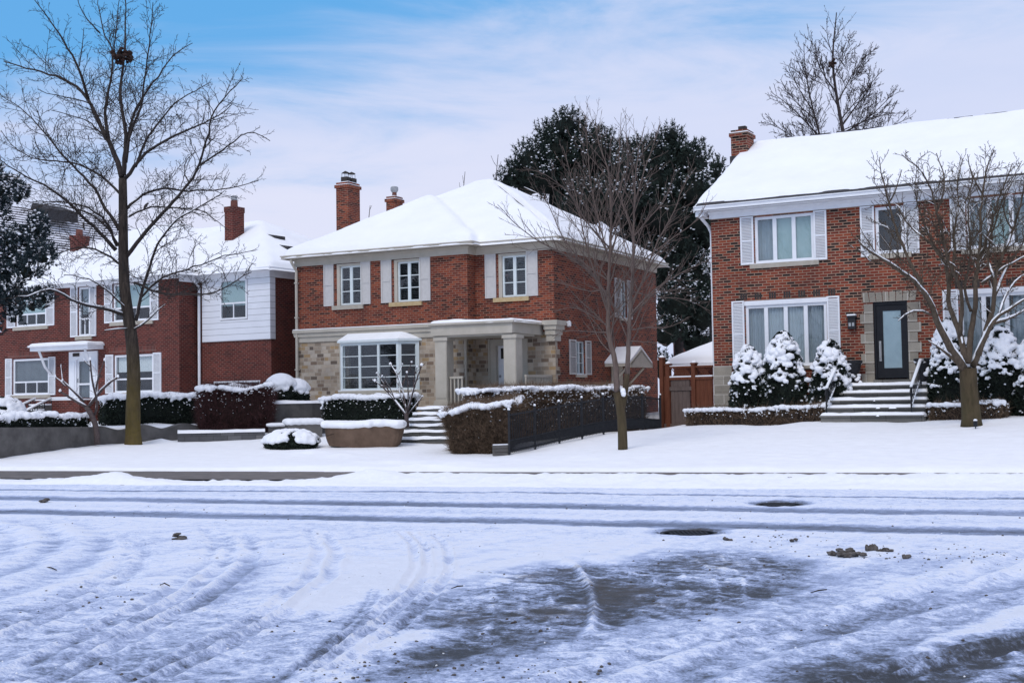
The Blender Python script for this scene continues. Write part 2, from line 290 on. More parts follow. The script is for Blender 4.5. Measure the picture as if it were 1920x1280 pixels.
# ------------------------------------------------------------------ scatter helpers
def quads_at(C, A, B):           # centres, half axes
    V = np.stack([C-A-B, C+A-B, C+A+B, C-A+B], 1).reshape(-1, 3); return V, np.arange(len(V)).reshape(-1, 4)
def rnd_dir(n):
    d = RNG.normal(size=(n, 3)); return d/np.linalg.norm(d, axis=1)[:, None]
def slivers(C, Dn, L, W):        # thin leaves/needles/twigs from C along Dn
    s = np.cross(Dn, rnd_dir(len(C))); s /= np.linalg.norm(s, axis=1)[:, None]+1e-9
    L = np.broadcast_to(L, (len(C),))[:, None]; W = np.broadcast_to(W, (len(C),))[:, None]
    V = np.stack([C-s*W, C+s*W, C+Dn*L], 1).reshape(-1, 3); return V, np.arange(len(V)).reshape(-1, 3)
_OC = np.array([[1,0,0],[-1,0,0],[0,1,0],[0,-1,0],[0,0,1],[0,0,-1]], float)
_OF = np.array([[0,2,4],[2,1,4],[1,3,4],[3,0,4],[2,0,5],[1,2,5],[3,1,5],[0,3,5]])
_s = .7071
_IC = None
def ico(sub):
    import bmesh
    bm = bmesh.new(); bmesh.ops.create_icosphere(bm, subdivisions=sub, radius=1); V = np.array([v.co[:] for v in bm.verts]); F = np.array([[v.index for v in f.verts] for f in bm.faces]); bm.free(); return V, F
IC1 = ico(1); IC2 = ico(2); IC3 = ico(3)
def blobs(C, R, shape=IC1, zs=.7, jit=.2):
    bv, bf = shape; n = len(C); R = np.broadcast_to(np.asarray(R, float), (n,))
    V = bv[None]*R[:, None, None]*(1+jit*RNG.normal(size=(n, len(bv), 1))); V[:, :, 2] *= zs; V = V + C[:, None, :]
    F = bf[None] + (np.arange(n)*len(bv))[:, None, None]; return V.reshape(-1, 3), F.reshape(-1, 3)
def cat(*VF):
    Vs, Fs, k = [], [], 0
    for V, F in VF: Vs.append(V); Fs.append(F+k); k += len(V)
    return np.concatenate(Vs), np.concatenate(Fs)
def fuse(name, V, F, mats, voxel, parent, smooth_it=4):   # merge many lumps into one soft skin
    me = bpy.data.meshes.new(name); me.from_pydata([tuple(v) for v in V], [], [tuple(int(k) for k in f) for f in F])
    t = bpy.data.objects.new('temporary', me); COL.objects.link(t)
    r = t.modifiers.new('r', 'REMESH'); r.mode = 'VOXEL'; r.voxel_size = voxel
    s = t.modifiers.new('s', 'SMOOTH'); s.iterations = smooth_it; s.factor = .5
    dg = bpy.context.evaluated_depsgraph_get(); out = bpy.data.meshes.new_from_object(t.evaluated_get(dg)); bpy.data.objects.remove(t); bpy.data.meshes.remove(me)
    out.name = name; out.materials.clear(); out.materials.append(MAT[mats]); out.polygons.foreach_set('use_smooth', np.ones(len(out.polygons), dtype=bool))
    o = bpy.data.objects.new(name, out); COL.objects.link(o)
    if parent: o.parent = parent
    return o
# ------------------------------------------------------------------ the houses' frames
_C = at(1038.9, 550, 39); _t = House(_C, 27.2); _u, _ = _t.f(557, 600, -.5); M = House(_t.w(_u, -.5, 0), 27.2)
R = House(at(1338, 640, 37.1), 29.46); L = House(at(508, 600, 44.5), 31.1)
SA = radians(17.); SS = np.array([cos(SA), -sin(SA), 0]); ST = np.array([sin(SA), cos(SA), 0])
def st(s, t, z=0): return s*SS + t*ST + np.array([0, 0, z])
# ------------------------------------------------------------------ terrain
W0, W1, W2 = at(-45, 863, 30.4), at(188, 834, 35.2), at(392, 822, 38.2)
B0, B1 = at(333, 829, 36.6), at(497, 829, 37.2)
ctl = [st(s, 23.5, .11) for s in (-40, -22, -14, -8, -3, 2, 7, 12, 20, 40)] + [st(s, 24.6, .15) for s in (-22, -12, -4, 4)] + [st(10, 25., .2), st(20, 25, .2)]
ctl += [at(*q) for q in ((250, 833, 35.5), (100, 845, 33), (0, 858, 31.3), (615, 838, 34.3), (750, 836, 34.3), (550, 839, 34.5), (830, 834, 34.5), (950, 853, 31), (1240, 808, 38.6), (1168, 843, 28.5), (1335, 792, 37.2), (1822, 798, 30.2), (1050, 845, 30.5), (400, 832, 36), (1400, 800, 33.5))]
ctl += [R.w(3.8, -2.4, .76), R.w(6.5, -2.4, .76), R.w(0, -.4, .74), R.w(1, -2.1, R.f(1300, 797, -2.1)[1]), R.w(2.4, -2.1, R.f(1420, 797, -2.1)[1]), R.w(3.3, -2.1, .76), R.w(2, -.8, .82), R.w(7.5, -2.2, R.f(1800, 787, -2.2)[1]), R.w(9.5, -.6, .95), R.w(9.5, -3, .78), R.w(13, -2, .9), R.w(-.5, 6, 1), R.w(5, 12, 1.1), R.w(12, 12, 1.1), R.w(18, 3, 1.1), M.w(1, -1, .78), M.w(4, -1.2, .78), M.w(9.6, 2, .75), M.w(9.8, 9, .9), M.w(0, 12, 1), M.w(9, 14, 1), L.w(-3, -.5, .95), L.w(-16, -1, .95), L.w(-5, 12, 1), L.w(-20, 14, 1)]
ctl = np.array(ctl)
def _k(d): return np.sqrt(d*d + .6)
_Q = np.linalg.norm(ctl[:, None, :2]-ctl[None, :, :2], axis=2); _n = len(ctl)
_A = np.block([[_k(_Q)+np.eye(_n)*.02, np.ones((_n, 1))], [np.ones((1, _n)), np.zeros((1, 1))]]); _w = np.linalg.solve(_A, np.append(ctl[:, 2], 0))
def inpoly(x, y, P):
    r = np.zeros(np.shape(x), bool); n = len(P)
    for i in range(n):
        x0, y0, x1, y1 = P[i][0], P[i][1], P[(i+1) % n][0], P[(i+1) % n][1]
        c = ((y0 > y) != (y1 > y)) & (x < (x1-x0)*(y-y0)/(y1-y0+1e-12)+x0); r ^= c
    return r
_nz = lambda a, b: np.array([-(b-a)[1], (b-a)[0], 0])/np.linalg.norm((b-a)[:2])
N01, N12 = _nz(W0, W1), _nz(W1, W2); D12 = np.array([N12[1], -N12[0], 0])
TERR = [W0+N01*.2, W1+N01*.2+N12*.2, W2+N12*.22, W2+N12*.2+np.array([.4, 1.2, 0]), L.w(.1, -.2, 0), L.w(-2, 12, 0), L.w(-30, 12, 0), at(-500, 800, 36), ]
BED = [B0+np.array([0, .2, 0]), B1+np.array([0, .2, 0]), B1+np.array([.9, 2.8, 0]), B0+np.array([.9, 2.6, 0])]
def ground_z(x, y):
    x = np.asarray(x, float); y = np.asarray(y, float); sh = x.shape; X = x.ravel(); Y = y.ravel(); out = np.empty(len(X))
    for i in range(0, len(X), 20000):
        d = np.hypot(X[i:i+20000, None]-ctl[None, :, 0], Y[i:i+20000, None]-ctl[None, :, 1]); out[i:i+20000] = _k(d)@_w[:-1] + _w[-1]
    t = X*ST[0]+Y*ST[1]; out = np.clip(out, .05, 1.25); out = np.where(t < 24.4, np.minimum(out, .10+.1*np.clip(t-23.9, 0, 1)), out)
    out = np.where(inpoly(X, Y, BED), np.maximum(out, .60), out); out = np.where(inpoly(X, Y, TERR), np.maximum(out, .86), out)
    return out.reshape(sh)
def gz(x, y): return float(ground_z(np.array([x]), np.array([y]))[0])
def base(px, D, dz=0):           # the point of the ground seen in column px at depth D
    P = at(px, 800, D); P[2] = gz(P[0], P[1])+dz; return P
def srange(*seg):
    o = []
    for a, b, s in seg: o.append(np.arange(a, b-1e-9, s))
    return np.concatenate(o)
def street_grid(s, t, zf, name, mats, attrs=None, **kw):
    Sg, Tg = np.meshgrid(s, t, indexing='ij'); X = Sg*SS[0]+Tg*ST[0]; Y = Sg*SS[1]+Tg*ST[1]; Z = zf(X, Y, Sg, Tg)
    n, m = X.shape; V = np.stack([X, Y, Z], 2).reshape(-1, 3); I = np.arange(n*m).reshape(n, m)
    F = np.stack([I[:-1, :-1], I[1:, :-1], I[1:, 1:], I[:-1, 1:]], 2).reshape(-1, 4); o = mk(name, V, F, mats, None, True)
    for k, fn in (attrs or {}).items():
        a = o.data.attributes.new(k, 'FLOAT', 'POINT'); a.data.foreach_set('value', fn(X, Y, Sg, Tg).astype(np.float32).ravel())
    return o
def lawn_z(X, Y, S, T):
    z = ground_z(X, Y) + .05*(fbm(X*.5, Y*.5, 3., 3)-.5) + .035*(fbm(X*2.2, Y*2.2, 1., 3)-.5)*sst(23.9, 24.6, T)
    foot = np.zeros_like(X)
    for a, b in ((gr(1830, 858, .4), gr(1888, 806, .7)),):   # faint track of footprints
        for k in np.linspace(0, 1, 11):
            p = a*(1-k)+b*k + np.array([.09*(-1)**int(k*10), 0, 0]); foot -= .05*np.exp(-(((X-p[0])**2+(Y-p[1])**2)/.02))
    for (px, py, z0, r, h) in ((270, 826, .35, .35, .14), (300, 832, .35, .3, .1), (590, 845, .25, .5, .1), (640, 848, .25, .45, .09), (850, 862, .25, .6, .1), (780, 870, .2, .5, .08), (1100, 850, .3, .6, .05)):
        p = gr(px, py, z0); z = z + h*np.exp(-((X-p[0])**2+(Y-p[1])**2)/r**2)*(.5+fbm(X*6, Y*6, 2., 3))
    p0 = gr(740, 868, .16); e = np.exp(-(((X-p0[0])/1.6)**2+((Y-p0[1])/.5)**2)); z = z + .10*e*(.3+fbm(X*4, Y*4, 7., 3))
    edge = sst(23.97, 24.12, T + .16*(fbm(S*1.5, 0*S, 0., 3)-.5)); return z*edge + .02*(1-edge)
tag(street_grid(srange((-70, -22, 1.2), (-22, 20, .13), (20, 70, 1.2)), srange((23.85, 42, .13), (42, 90, 1.5)), lawn_z, 'lawn', 'snow'), kind='structure')
bank_h = lambda S: (.03+.135*sst(-10.6, -9.5, S)+.012*sst(-5, 3, S))*(.92+.16*fbm(S*.8, 0*S, 5., 4))+.13*np.exp(-((S+14.6)/.8)**2)+.06*np.exp(-((S+9.4)/.4)**2)
def bank_z(X, Y, S, T):
    h = bank_h(S); c = 21.1+.5*sst(-10.6, -9, S)+.05*np.sin(S*.6)+.2*(fbm(S*.9, 0*S, 9., 3)-.5); w = np.where(T < c, .42, .30)
    return np.maximum(h*np.exp(-((T-c)/w)**2)*(.84+.32*fbm(X*3, Y*3, 1., 4)) + .13*np.maximum(fbm(X*2.2, Y*2.2, 6., 4)-.45, 0)*sst(20.7, 20.95, T)*sst(21.5, 21.2, T) + .05*(fbm(X*9, Y*9, 4., 3)-.5)*np.exp(-((T-c)/.6)**2), 0) + .012 - .06*sst(22.3, 22.5, T) - .06*sst(20.78, 20.62, T)
tag(street_grid(srange((-60, -20, .5), (-20, 16, .055), (16, 60, .5)), np.arange(20.6, 22.55, .05), bank_z, 'snow_bank', 'snow_clump'), kind='structure')
tag(street_grid(srange((-60, 60.1, 2)), np.array([21.5, 22.3, 24.3]), lambda X, Y, S, T: 0*X+.05, 'pavement', 'asphalt_wet'), kind='structure')
# ------------------------------------------------------------------ road with its wheel tracks and worn patches
def pl(*px): return [gr(a, b) for a, b in px]
def pdist(X, Y, P):
    d = np.full(X.shape, 1e9)
    for a, b in zip(P, P[1:]):
        ex, ey = b[0]-a[0], b[1]-a[1]; t = np.clip(((X-a[0])*ex+(Y-a[1])*ey)/(ex*ex+ey*ey), 0, 1); d = np.minimum(d, np.hypot(X-a[0]-t*ex, Y-a[1]-t*ey))
    return d
def sd(X, Y, P): d = pdist(X, Y, list(P)+[P[0]]); return np.where(inpoly(X, Y, P), d, -d)
TRK = [(pl((-300, 928), (0, 932), (960, 946), (1920, 961), (2300, 966)), .40, .50), (pl((-300, 951), (0, 957), (960, 975), (1920, 996), (2300, 1006)), .36, .56), (pl((-300, 903), (0, 906), (960, 912), (1920, 918), (2300, 920)), .10, .75), (pl((-300, 914), (0, 917), (960, 922), (1920, 934), (2300, 938)), .17, .50)]
for P, _w2, _a2 in TRK: P.insert(0, P[0]+(P[0]-P[1])/np.linalg.norm(P[0]-P[1])*30); P.append(P[-1]+(P[-1]-P[-2])/np.linalg.norm(P[-1]-P[-2])*30)
PATCH = [(pl((730, 1190), (800, 1120), (930, 1065), (1080, 1045), (1150, 1050), (1240, 1032), (1400, 1022), (1540, 1048), (1570, 1075), (1500, 1120), (1380, 1150), (1200, 1170), (1000, 1215), (860, 1240), (760, 1262)), .5, .60),
         (pl((1360, 1300), (1500, 1235), (1700, 1205), (1940, 1165), (2200, 1140), (2200, 1330)), .5, .60), (pl((500, 1320), (640, 1215), (760, 1190), (900, 1220), (700, 1330)), .6, .46), (pl((0, 1330), (60, 1240), (260, 1190), (420, 1210), (350, 1330)), .9, .2)]
STRK = [(pl((490, 1050), (455, 1085), (420, 1108), (385, 1122)), .16, .30), (pl((700, 1100), (680, 1140), (640, 1180), (585, 1225), (500, 1290)), .022, .42), (pl((712, 1104), (692, 1144), (652, 1186), (594, 1236)), .020, .36), (pl((780, 1130), (760, 1170), (740, 1195)), .03, .2), (pl((1300, 1120), (1480, 1100), (1700, 1060), (1920, 1030)), .25, .12), (pl((1500, 1200), (1700, 1140), (1930, 1085)), .2, .14)]
ARC = pl((1040, 1035), (1085, 1062), (1106, 1095), (1114, 1130), (1112, 1160), (1106, 1190))
ARCS = [pl((1195+dx, 1042), (1222+dx, 1070), (1236+dx, 1100), (1236+dx, 1135)) for dx in (0, 55, 110, 160, 215)] + [pl((860+dx, 1090), (872+dx, 1120), (866+dx, 1160), (845+dx, 1200)) for dx in (-60, 0, 55, 110, 160)]
def arcset(base_, offs, w, a): return [(pl(*[(x+o[0], y+o[1]) for x, y in base_]), w, a) for o in offs]
SWEEP = arcset([(-120, 1220), (40, 1160), (150, 1110), (220, 1065), (245, 1030), (230, 1000)], ((0, 0), (26, 8)), .07, .14) + arcset([(20, 1260), (200, 1170), (310, 1110), (385, 1055), (405, 1020), (385, 990)], ((0, 0), (30, 8), (75, 12)), .075, .15) \
 + arcset([(200, 1290), (400, 1200), (520, 1130), (585, 1075), (600, 1030), (575, 992)], ((0, 0), (34, 6)), .06, .13) + arcset([(500, 1250), (620, 1170), (690, 1110), (720, 1060), (715, 1020), (690, 995)], ((60, 0), (85, 4), (125, 6)), .04, .12) \
 + [(pl((1200, 1290), (1420, 1215), (1650, 1150), (1950, 1075)), .16, .12), (pl((1000, 1290), (1250, 1215), (1500, 1168), (1700, 1120), (1950, 1030)), .11, .10), (pl((1500, 1300), (1700, 1240), (1950, 1180)), .06, .26), (pl((1560, 1300), (1740, 1250), (1950, 1200)), .06, .26)]
SNOWY = [(pl((640, 1270), (700, 1220), (770, 1182)), .22), (pl((1082, 1130), (1068, 1145)), .13), (pl((945, 1085), (950, 1087)), .1), (pl((1350, 1062), (1372, 1066)), .12), (pl((1700, 1240), (1800, 1190), (1920, 1140)), .10), (pl((1820, 1270), (1930, 1225)), .09), (pl((580, 1130), (640, 1110), (760, 1060)), .35)]
RIDGE = [(pl((-200, 1110), (0, 1064), (50, 1040), (70, 1015), (50, 992), (-50, 975)), .14, .03), (pl((-200, 1150), (0, 1098), (90, 1062), (140, 1030), (150, 1005), (110, 985)), .16, .03), (pl((-200, 1190), (20, 1132), (160, 1085), (230, 1045), (240, 1010)), .18, .02)]
MHP = [(gr(1291, 994.5), .335), (gr(1461, 942), .335)]
def fields(X, Y, S, T):
    wx, wy = X+.25*(fbm(X*1.7, Y*1.7, 2., 3)-.5), Y+.25*(fbm(X*1.7+9, Y*1.7, 4., 3)-.5)
    b = .09+.30*(fbm(X*.45, Y*.45, 8., 4)-.46) + .19*sst(12.5, 7.5, Y)
    ca, sa = cos(radians(33)), sin(radians(33)); u, v = X*sa+Y*ca, X*ca-Y*sa
    b += .42*(fbm(u*.8, v*5.5, 5., 4)-.5)*sst(15.5, 12, T)
    cx, cy = gr(300, 1500)[:2]
    rr = np.hypot(X+3.2, Y-5.5); b += .26*(fbm(rr*9, np.arctan2(Y-5.5, X+3.2)*1.2, 5., 3)-.5)*sst(15, 12.5, T)
    b -= .10*np.exp(-(((X-.2)/2.2)**2+((Y-11.3)/1.6)**2))
    dirt = 0*X; worn = 0*X; hs = 0*X; mott = .52+.30*sst(11.5, 8.5, Y)-.3*np.exp(-(((X-.2)/2.6)**2+((Y-11.5)/1.6)**2))
    for P, w, a in TRK:
        n = .85+.3*fbm(S*.6, T*3., a*9, 3); d = pdist(X, Y, P)+.05*(fbm(S*1.3, T*3, 3., 2)-.5); g = np.exp(-(d/w)**4)*n; b += a*g*(.95+.30*(fbm(S*.35, T*10, 3., 3)-.5)*2); dirt += .45*g; mott = mott*(1-.5*g)
        b -= .12*np.exp(-((d-w*1.7)/(w*.5))**2)
    for P, s, a in PATCH:
        m = sst(-.25, s, sd(wx, wy, P)); b += a*m*(.50+.9*fbm(X*1.6, Y*1.6, 6., 4)) + m*(.34*(fbm(X*8, Y*5, 7., 4)-.52) + .3*(fbm(X*3, Y*9, 2., 3)-.5)); dirt = np.maximum(dirt, m*np.clip(.35+1.5*(fbm(X*1.1, Y*1.1, 2., 3)-.3), .2, 1.25)); worn = np.maximum(worn, m); mott = np.maximum(mott, 1.05*m)
    for P, w, a in STRK: b += a*np.exp(-(pdist(wx*.15+X*.85, wy*.15+Y*.85, P)/w)**2)*(.5+fbm(X*4, Y*4, 6., 3))
    d = pdist(X, Y, ARC); side = np.exp(-(d/.035)**2); b -= .55*side*worn; b += .20*worn*np.exp(-((d-.16)/.11)**2)
    for P in ARCS: b -= .42*worn*np.exp(-(pdist(X+.05*(fbm(X*3, Y*3, 9., 2)-.5), Y, P)/.020)**2)*np.clip(3*(fbm(X*4, Y*4, 1., 3)-.42), 0, 1.2); 
    # tread marks crossing the patch
    b -= .30*worn*np.clip(3*(fbm(rr*8, np.arctan2(Y-5.5, X+3.2)*3, 1., 3)-.55), 0, 1)
    b += .16*worn*np.sign(np.sin(rr*30+2*fbm(X*2, Y*2, 3., 2)*6))*sst(.45, .62, fbm(X*1.2+4, Y*1.2, 2., 3))*.6
    for P, w, a in SWEEP:
        d = pdist(wx*.3+X*.7, wy*.3+Y*.7, P); tread = .88+.12*np.sign(np.sin(S*38+T*22)); b += 1.25*a*np.exp(-(d/w)**4)*(.35+1.1*fbm(X*1.3, Y*1.3, a*40, 3))*tread; b -= .08*np.exp(-((d-w*1.5)/(w*.4))**2)
    for P, w in SNOWY: b -= .5*np.exp(-(pdist(wx, wy, P)/w)**2)
    for P, w, a in SWEEP: d = pdist(X, Y, P); hs = hs - .016*np.exp(-(d/w)**4)+.012*np.exp(-((d-w*1.4)/(w*.35))**2)
    h = hs + .03*(fbm(X*1.1, Y*1.1, 3., 4)-.5)+.021*(fbm(X*8, Y*8, 3., 4)-.5) + .012*(fbm(u*2.5, v*22, 1., 3)-.5)
    for P, w, a in RIDGE:
        d = pdist(X, Y, P); h += a*np.exp(-(d/w)**2); b -= .12*np.exp(-(d/w)**2); b += .09*np.exp(-((d-.25)/.12)**2)
    for p, r in MHP:
        d = np.hypot(X-p[0], Y-p[1]); k = sst(r*1.7, r*1.02, d+.12*(fbm(X*5, Y*5, 0., 2)-.5)); b += .5*k; dirt += .9*k
        hole = sst(r+.02, r-.01, d); h = h*(1-hole)-.045*hole
    h += .02*side*worn
    b = np.clip(b, -.25, 1); return b, np.clip(dirt, 0, 1.15), h - .028*np.clip(b, 0, 1), mott
_cache = {}
def fl(X, Y, S, T):
    if 'k' not in _cache: _cache['k'] = fields(X, Y, S, T)
    return _cache['k']
tag(street_grid(srange((-60, -15, .8), (-15, -6, .09), (-6, 6.5, .027), (6.5, 12, .09), (12, 60, .8)), srange((-30, 4.5, .8), (4.5, 5.5, .06), (5.5, 12, .027), (12, 21.9, .05)), lambda *a: fl(*a)[2], 'road', 'snowy_asphalt', {'bare': lambda *a: fl(*a)[0], 'dirt': lambda *a: fl(*a)[1], 'mott': lambda *a: fl(*a)[3]}), kind='structure')
mb = MB(); mb.face((-1500, -600, -.3), (1500, -600, -.3), (1500, 2500, -.3), (-1500, 2500, -.3)); tag(mb.build('ground', 'snow'), kind='structure')
# ------------------------------------------------------------------ things lying on the road
for (p, r), lab in zip(MHP, ('dark iron manhole cover ringed by bare asphalt, nearer of the two in the road', 'dark iron manhole cover lying between two wheel tracks on the far lane')):
    t = thing('manhole_cover', (p[0], p[1], -.04), lab, 'manhole cover', group='manhole covers in the road')
    mb = MB(); mb.lathe((0, 0, 0), [(r-.01, -.02), (r-.01, .018), (r-.045, .018), (r-.05, .008)], 40); mb.build('rim', 'iron', t)
    mb = MB(); mb.lathe((0, 0, 0), [(r-.052, -.02), (r-.052, .008)], 36)
    for i in range(-5, 6):
        for j in range(-5, 6):
            if (i*i+j*j)*.0025 < (r-.09)**2: mb.box(i*.05-.016, i*.05+.016, j*.05-.016, j*.05+.016, .0085, .017)
    mb.build('cover_plate', 'iron', t)
def clod(px, py, size, lab, n=7, zs=.7, group=None, cname='snow_clod'):
    p = gr(px, py); C = RNG.normal(size=(n, 3))*size*np.array([.55, .4, .22]); C[:, 2] = np.abs(C[:, 2])*1.1; 
    V, F = blobs(C, size*RNG.uniform(.3, .6, n), IC2, zs, .16)
    o = mk(cname, V, F, 'dirty_snow', None, False); o.location = (p[0], p[1], 0); tag(o, lab, 'snow clod', group)
clod(1367, 1012, .045, 'small round grey snow clod just right of the nearer manhole')
clod(1632, 1030, .055, 'upright dirty ice lump standing behind the row of grey clods', 6, 1.5)
clod(1660, 1032, .05, 'low cluster of brown slush crumbs beside the upright ice lump', 12, .6)
clod(1697, 1044, .05, 'rounded dark clod rightmost of the slush lumps on the road', 5)
clod(1590, 1042, .09, 'wide flat heap of brown slush left of the upright ice lump', 22, .5)
clod(1490, 1014, .04, 'tiny dark slush crumb between manhole and slush heap', 4)
clod(335, 1010, .08, 'flat dirty slush scrap on white snow at left of the road', 16, .4)
clod(82, 941, .08, 'brownish slush lump beside the far wheel track at the left edge', 9, .6)
clod(1480, 910, .045, 'small black crumb lying on the white snow bank', 4, .6); bpy.context.view_layer.objects.active = None
COL.objects[-1].location.z = .13
def stick(pts, lab):
    P = [gr(*q) for q in pts]; mb = MB(); c = P[0].copy(); mb.tube([p-c+np.array([0, 0, .015+.01*(i % 2)]) for i, p in enumerate(P)], [.003, .006, .005, .003][:len(P)], 5)
    o = mb.build('stick', 'bark_grey', uv=False); o.location = c; tag(o, lab, 'stick')
stick([(78, 1066), (95, 1068), (106, 1071)], 'short dark stick on the pale snow at far left'); stick([(846, 1106), (858, 1104), (868, 1101)], 'thin bent twig lying at the upper left rim of the dark worn patch')
stick([(300, 1100), (308, 1098), (318, 1101)], 'tiny dark twig alone in the left foreground snow'); stick([(1520, 1114), (1535, 1112), (1550, 1108)], 'pale twig at the right edge of the dark worn patch')
# loose crumbs of slush and snow thrown up by the wheels
def crumbs(name, n, mat, fn, r0, r1, kindlab):
    Y = RNG.uniform(6.2, 19, n*6)**1.0; X = RNG.uniform(-.46, .46, n*6)*Y*1.05; keep = RNG.uniform(size=n*6) < fn(X, Y)*(7/Y)**.6; X, Y = X[keep][:n], Y[keep][:n]
    b, d, h, m = fields(X, Y, X*SS[0]+Y*SS[1], X*ST[0]+Y*ST[1]); r = RNG.uniform(0, 1, len(X))**2.2*(r1-r0)+r0; C = np.stack([X, Y, h+r*.25], 1); mk(name, *blobs(C, r, IC0, .75, .22), mat, None, False)['kind'] = 'stuff'
IC0 = ico(1)
def fdirt(X, Y):
    b, d, h, m = fields(X, Y, X*SS[0]+Y*SS[1], X*ST[0]+Y*ST[1]); P = np.zeros_like(X)
    for px, py, w in ((1590, 1040, .5), (1480, 1010, .6), (1690, 1040, .8), (1450, 1000, .5), (335, 1012, .25), (880, 1000, .3), (230, 1115, .5), (60, 945, .5), (1850, 1040, .5), (1000, 1255, .4), (700, 1250, .5)):
        q = gr(px, py); P += np.exp(-(((X-q[0])/w)**2+((Y-q[1])/(w*.9))**2))
    return np.clip(.035+.22*d*vn(X*2, Y*2, 3.)+.55*P, 0, 1)*sst(.35, .65, fbm(X*1.2, Y*1.2, 4., 3)+.25*P+.15*d)
crumbs('slush_crumbs', 2600, 'dirty_snow', fdirt, .003, .015, '')
crumbs('snow_crumbs', 450, 'snow_clump', lambda X, Y: (.15+.6*fbm(X*.7, Y*.7, 5., 3))*(1-np.clip(fields(X, Y, X*SS[0]+Y*SS[1], X*ST[0]+Y*ST[1])[1]*1.5, 0, .93)), .003, .010, '')
# ------------------------------------------------------------------ camera, sky, sun
cam = bpy.data.cameras.new('camera'); co = bpy.data.objects.new('camera', cam); COL.objects.link(co)
cam.sensor_width = 36; cam.lens = 36*FPX/1920; cam.clip_end = 6000; cam.clip_start = .05
mw = Matrix(((_ri[0], _up[0], -_fw[0], 0), (_ri[1], _up[1], -_fw[1], 0), (_ri[2], _up[2], -_fw[2], CZ), (0, 0, 0, 1))); co.matrix_world = mw; scn.camera = co
SUN_EL, SUN_AZ = radians(46), radians(206)    # azimuth clockwise from +Y
sd_ = Vector((sin(SUN_AZ)*cos(SUN_EL), cos(SUN_AZ)*cos(SUN_EL), sin(SUN_EL)))
sl = bpy.data.lights.new('sun', 'SUN'); sl.energy = 1.4; sl.angle = radians(22); sl.color = (1, .95, .90); so = bpy.data.objects.new('sun', sl); COL.objects.link(so)
so.rotation_euler = sd_.to_track_quat('Z', 'Y').to_euler()
w = bpy.data.worlds.new('World'); scn.world = w; w.use_nodes = True; nt = w.node_tree; bg = nt.nodes['Background']; bg.inputs[1].default_value = .1
sky = nd(nt, 'ShaderNodeTexSky', sky_type='NISHITA'); sky.sun_disc = False; sky.sun_elevation = SUN_EL; sky.sun_rotation = SUN_AZ
tc = nd(nt, 'ShaderNodeTexCoord'); sp = nd(nt, 'ShaderNodeSeparateXYZ'); nt.links.new(tc.outputs['Generated'], sp.inputs[0])
mp = nd(nt, 'ShaderNodeMapping'); mp.inputs['Scale'].default_value = (1.6, 1.6, 7); mp.inputs['Rotation'].default_value = (0, radians(-6), 0); nt.links.new(tc.outputs['Generated'], mp.inputs[0])
n1 = noise(nt, 2.2, 8, .6, mp.outputs[0], .6); n2 = noise(nt, 1.1, 5, .5, mp.outputs[0]); 
def mth(op, a, b, cl=False):
    m = nd(nt, 'ShaderNodeMath', operation=op, use_clamp=cl)
    for i, k in enumerate((a, b)):
        if isinstance(k, (int, float)): m.inputs[i].default_value = k
        else: nt.links.new(k, m.inputs[i])
    return m.outputs[0]
q = mth('ADD', mth('MULTIPLY', sp.outputs['X'], -.16), sp.outputs['Z']); q = mth('ADD', q, mth('MULTIPLY', n1.outputs['Fac'], .26))
mr = nd(nt, 'ShaderNodeMapRange'); mr.interpolation_type = 'SMOOTHSTEP'; mr.inputs['From Min'].default_value = .336; mr.inputs['From Max'].default_value = .46; nt.links.new(q, mr.inputs['Value'])
m2 = nd(nt, 'ShaderNodeMapRange'); m2.interpolation_type = 'SMOOTHSTEP'; m2.inputs['From Min'].default_value = .55; m2.inputs['From Max'].default_value = .36; nt.links.new(sp.outputs['Z'], m2.inputs['Value'])
blue = mth('MULTIPLY', mr.outputs[0], m2.outputs[0])
cr = ramp(nt, [(.30, (5.3, 6.4, 9.1)), (.5, (6.5, 7.15, 9.4)), (.7, (7.5, 7.8, 9.6))]); nt.links.new(n2.outputs['Fac'], cr.inputs[0])
bl = nd(nt, 'ShaderNodeMixRGB'); bl.inputs[0].default_value = .75; bl.inputs[2].default_value = (1.2, 4.7, 9.5, 1); nt.links.new(sky.outputs[0], bl.inputs[1])
mx = nd(nt, 'ShaderNodeMixRGB'); nt.links.new(blue, mx.inputs[0]); nt.links.new(cr.outputs[0], mx.inputs[1]); nt.links.new(bl.outputs[0], mx.inputs[2]); nt.links.new(mx.outputs[0], bg.inputs[0])
vs = scn.view_settings; vs.view_transform = 'Standard'; vs.look = 'None'; vs.exposure = 0; vs.gamma = 1; vs.use_curve_mapping = False
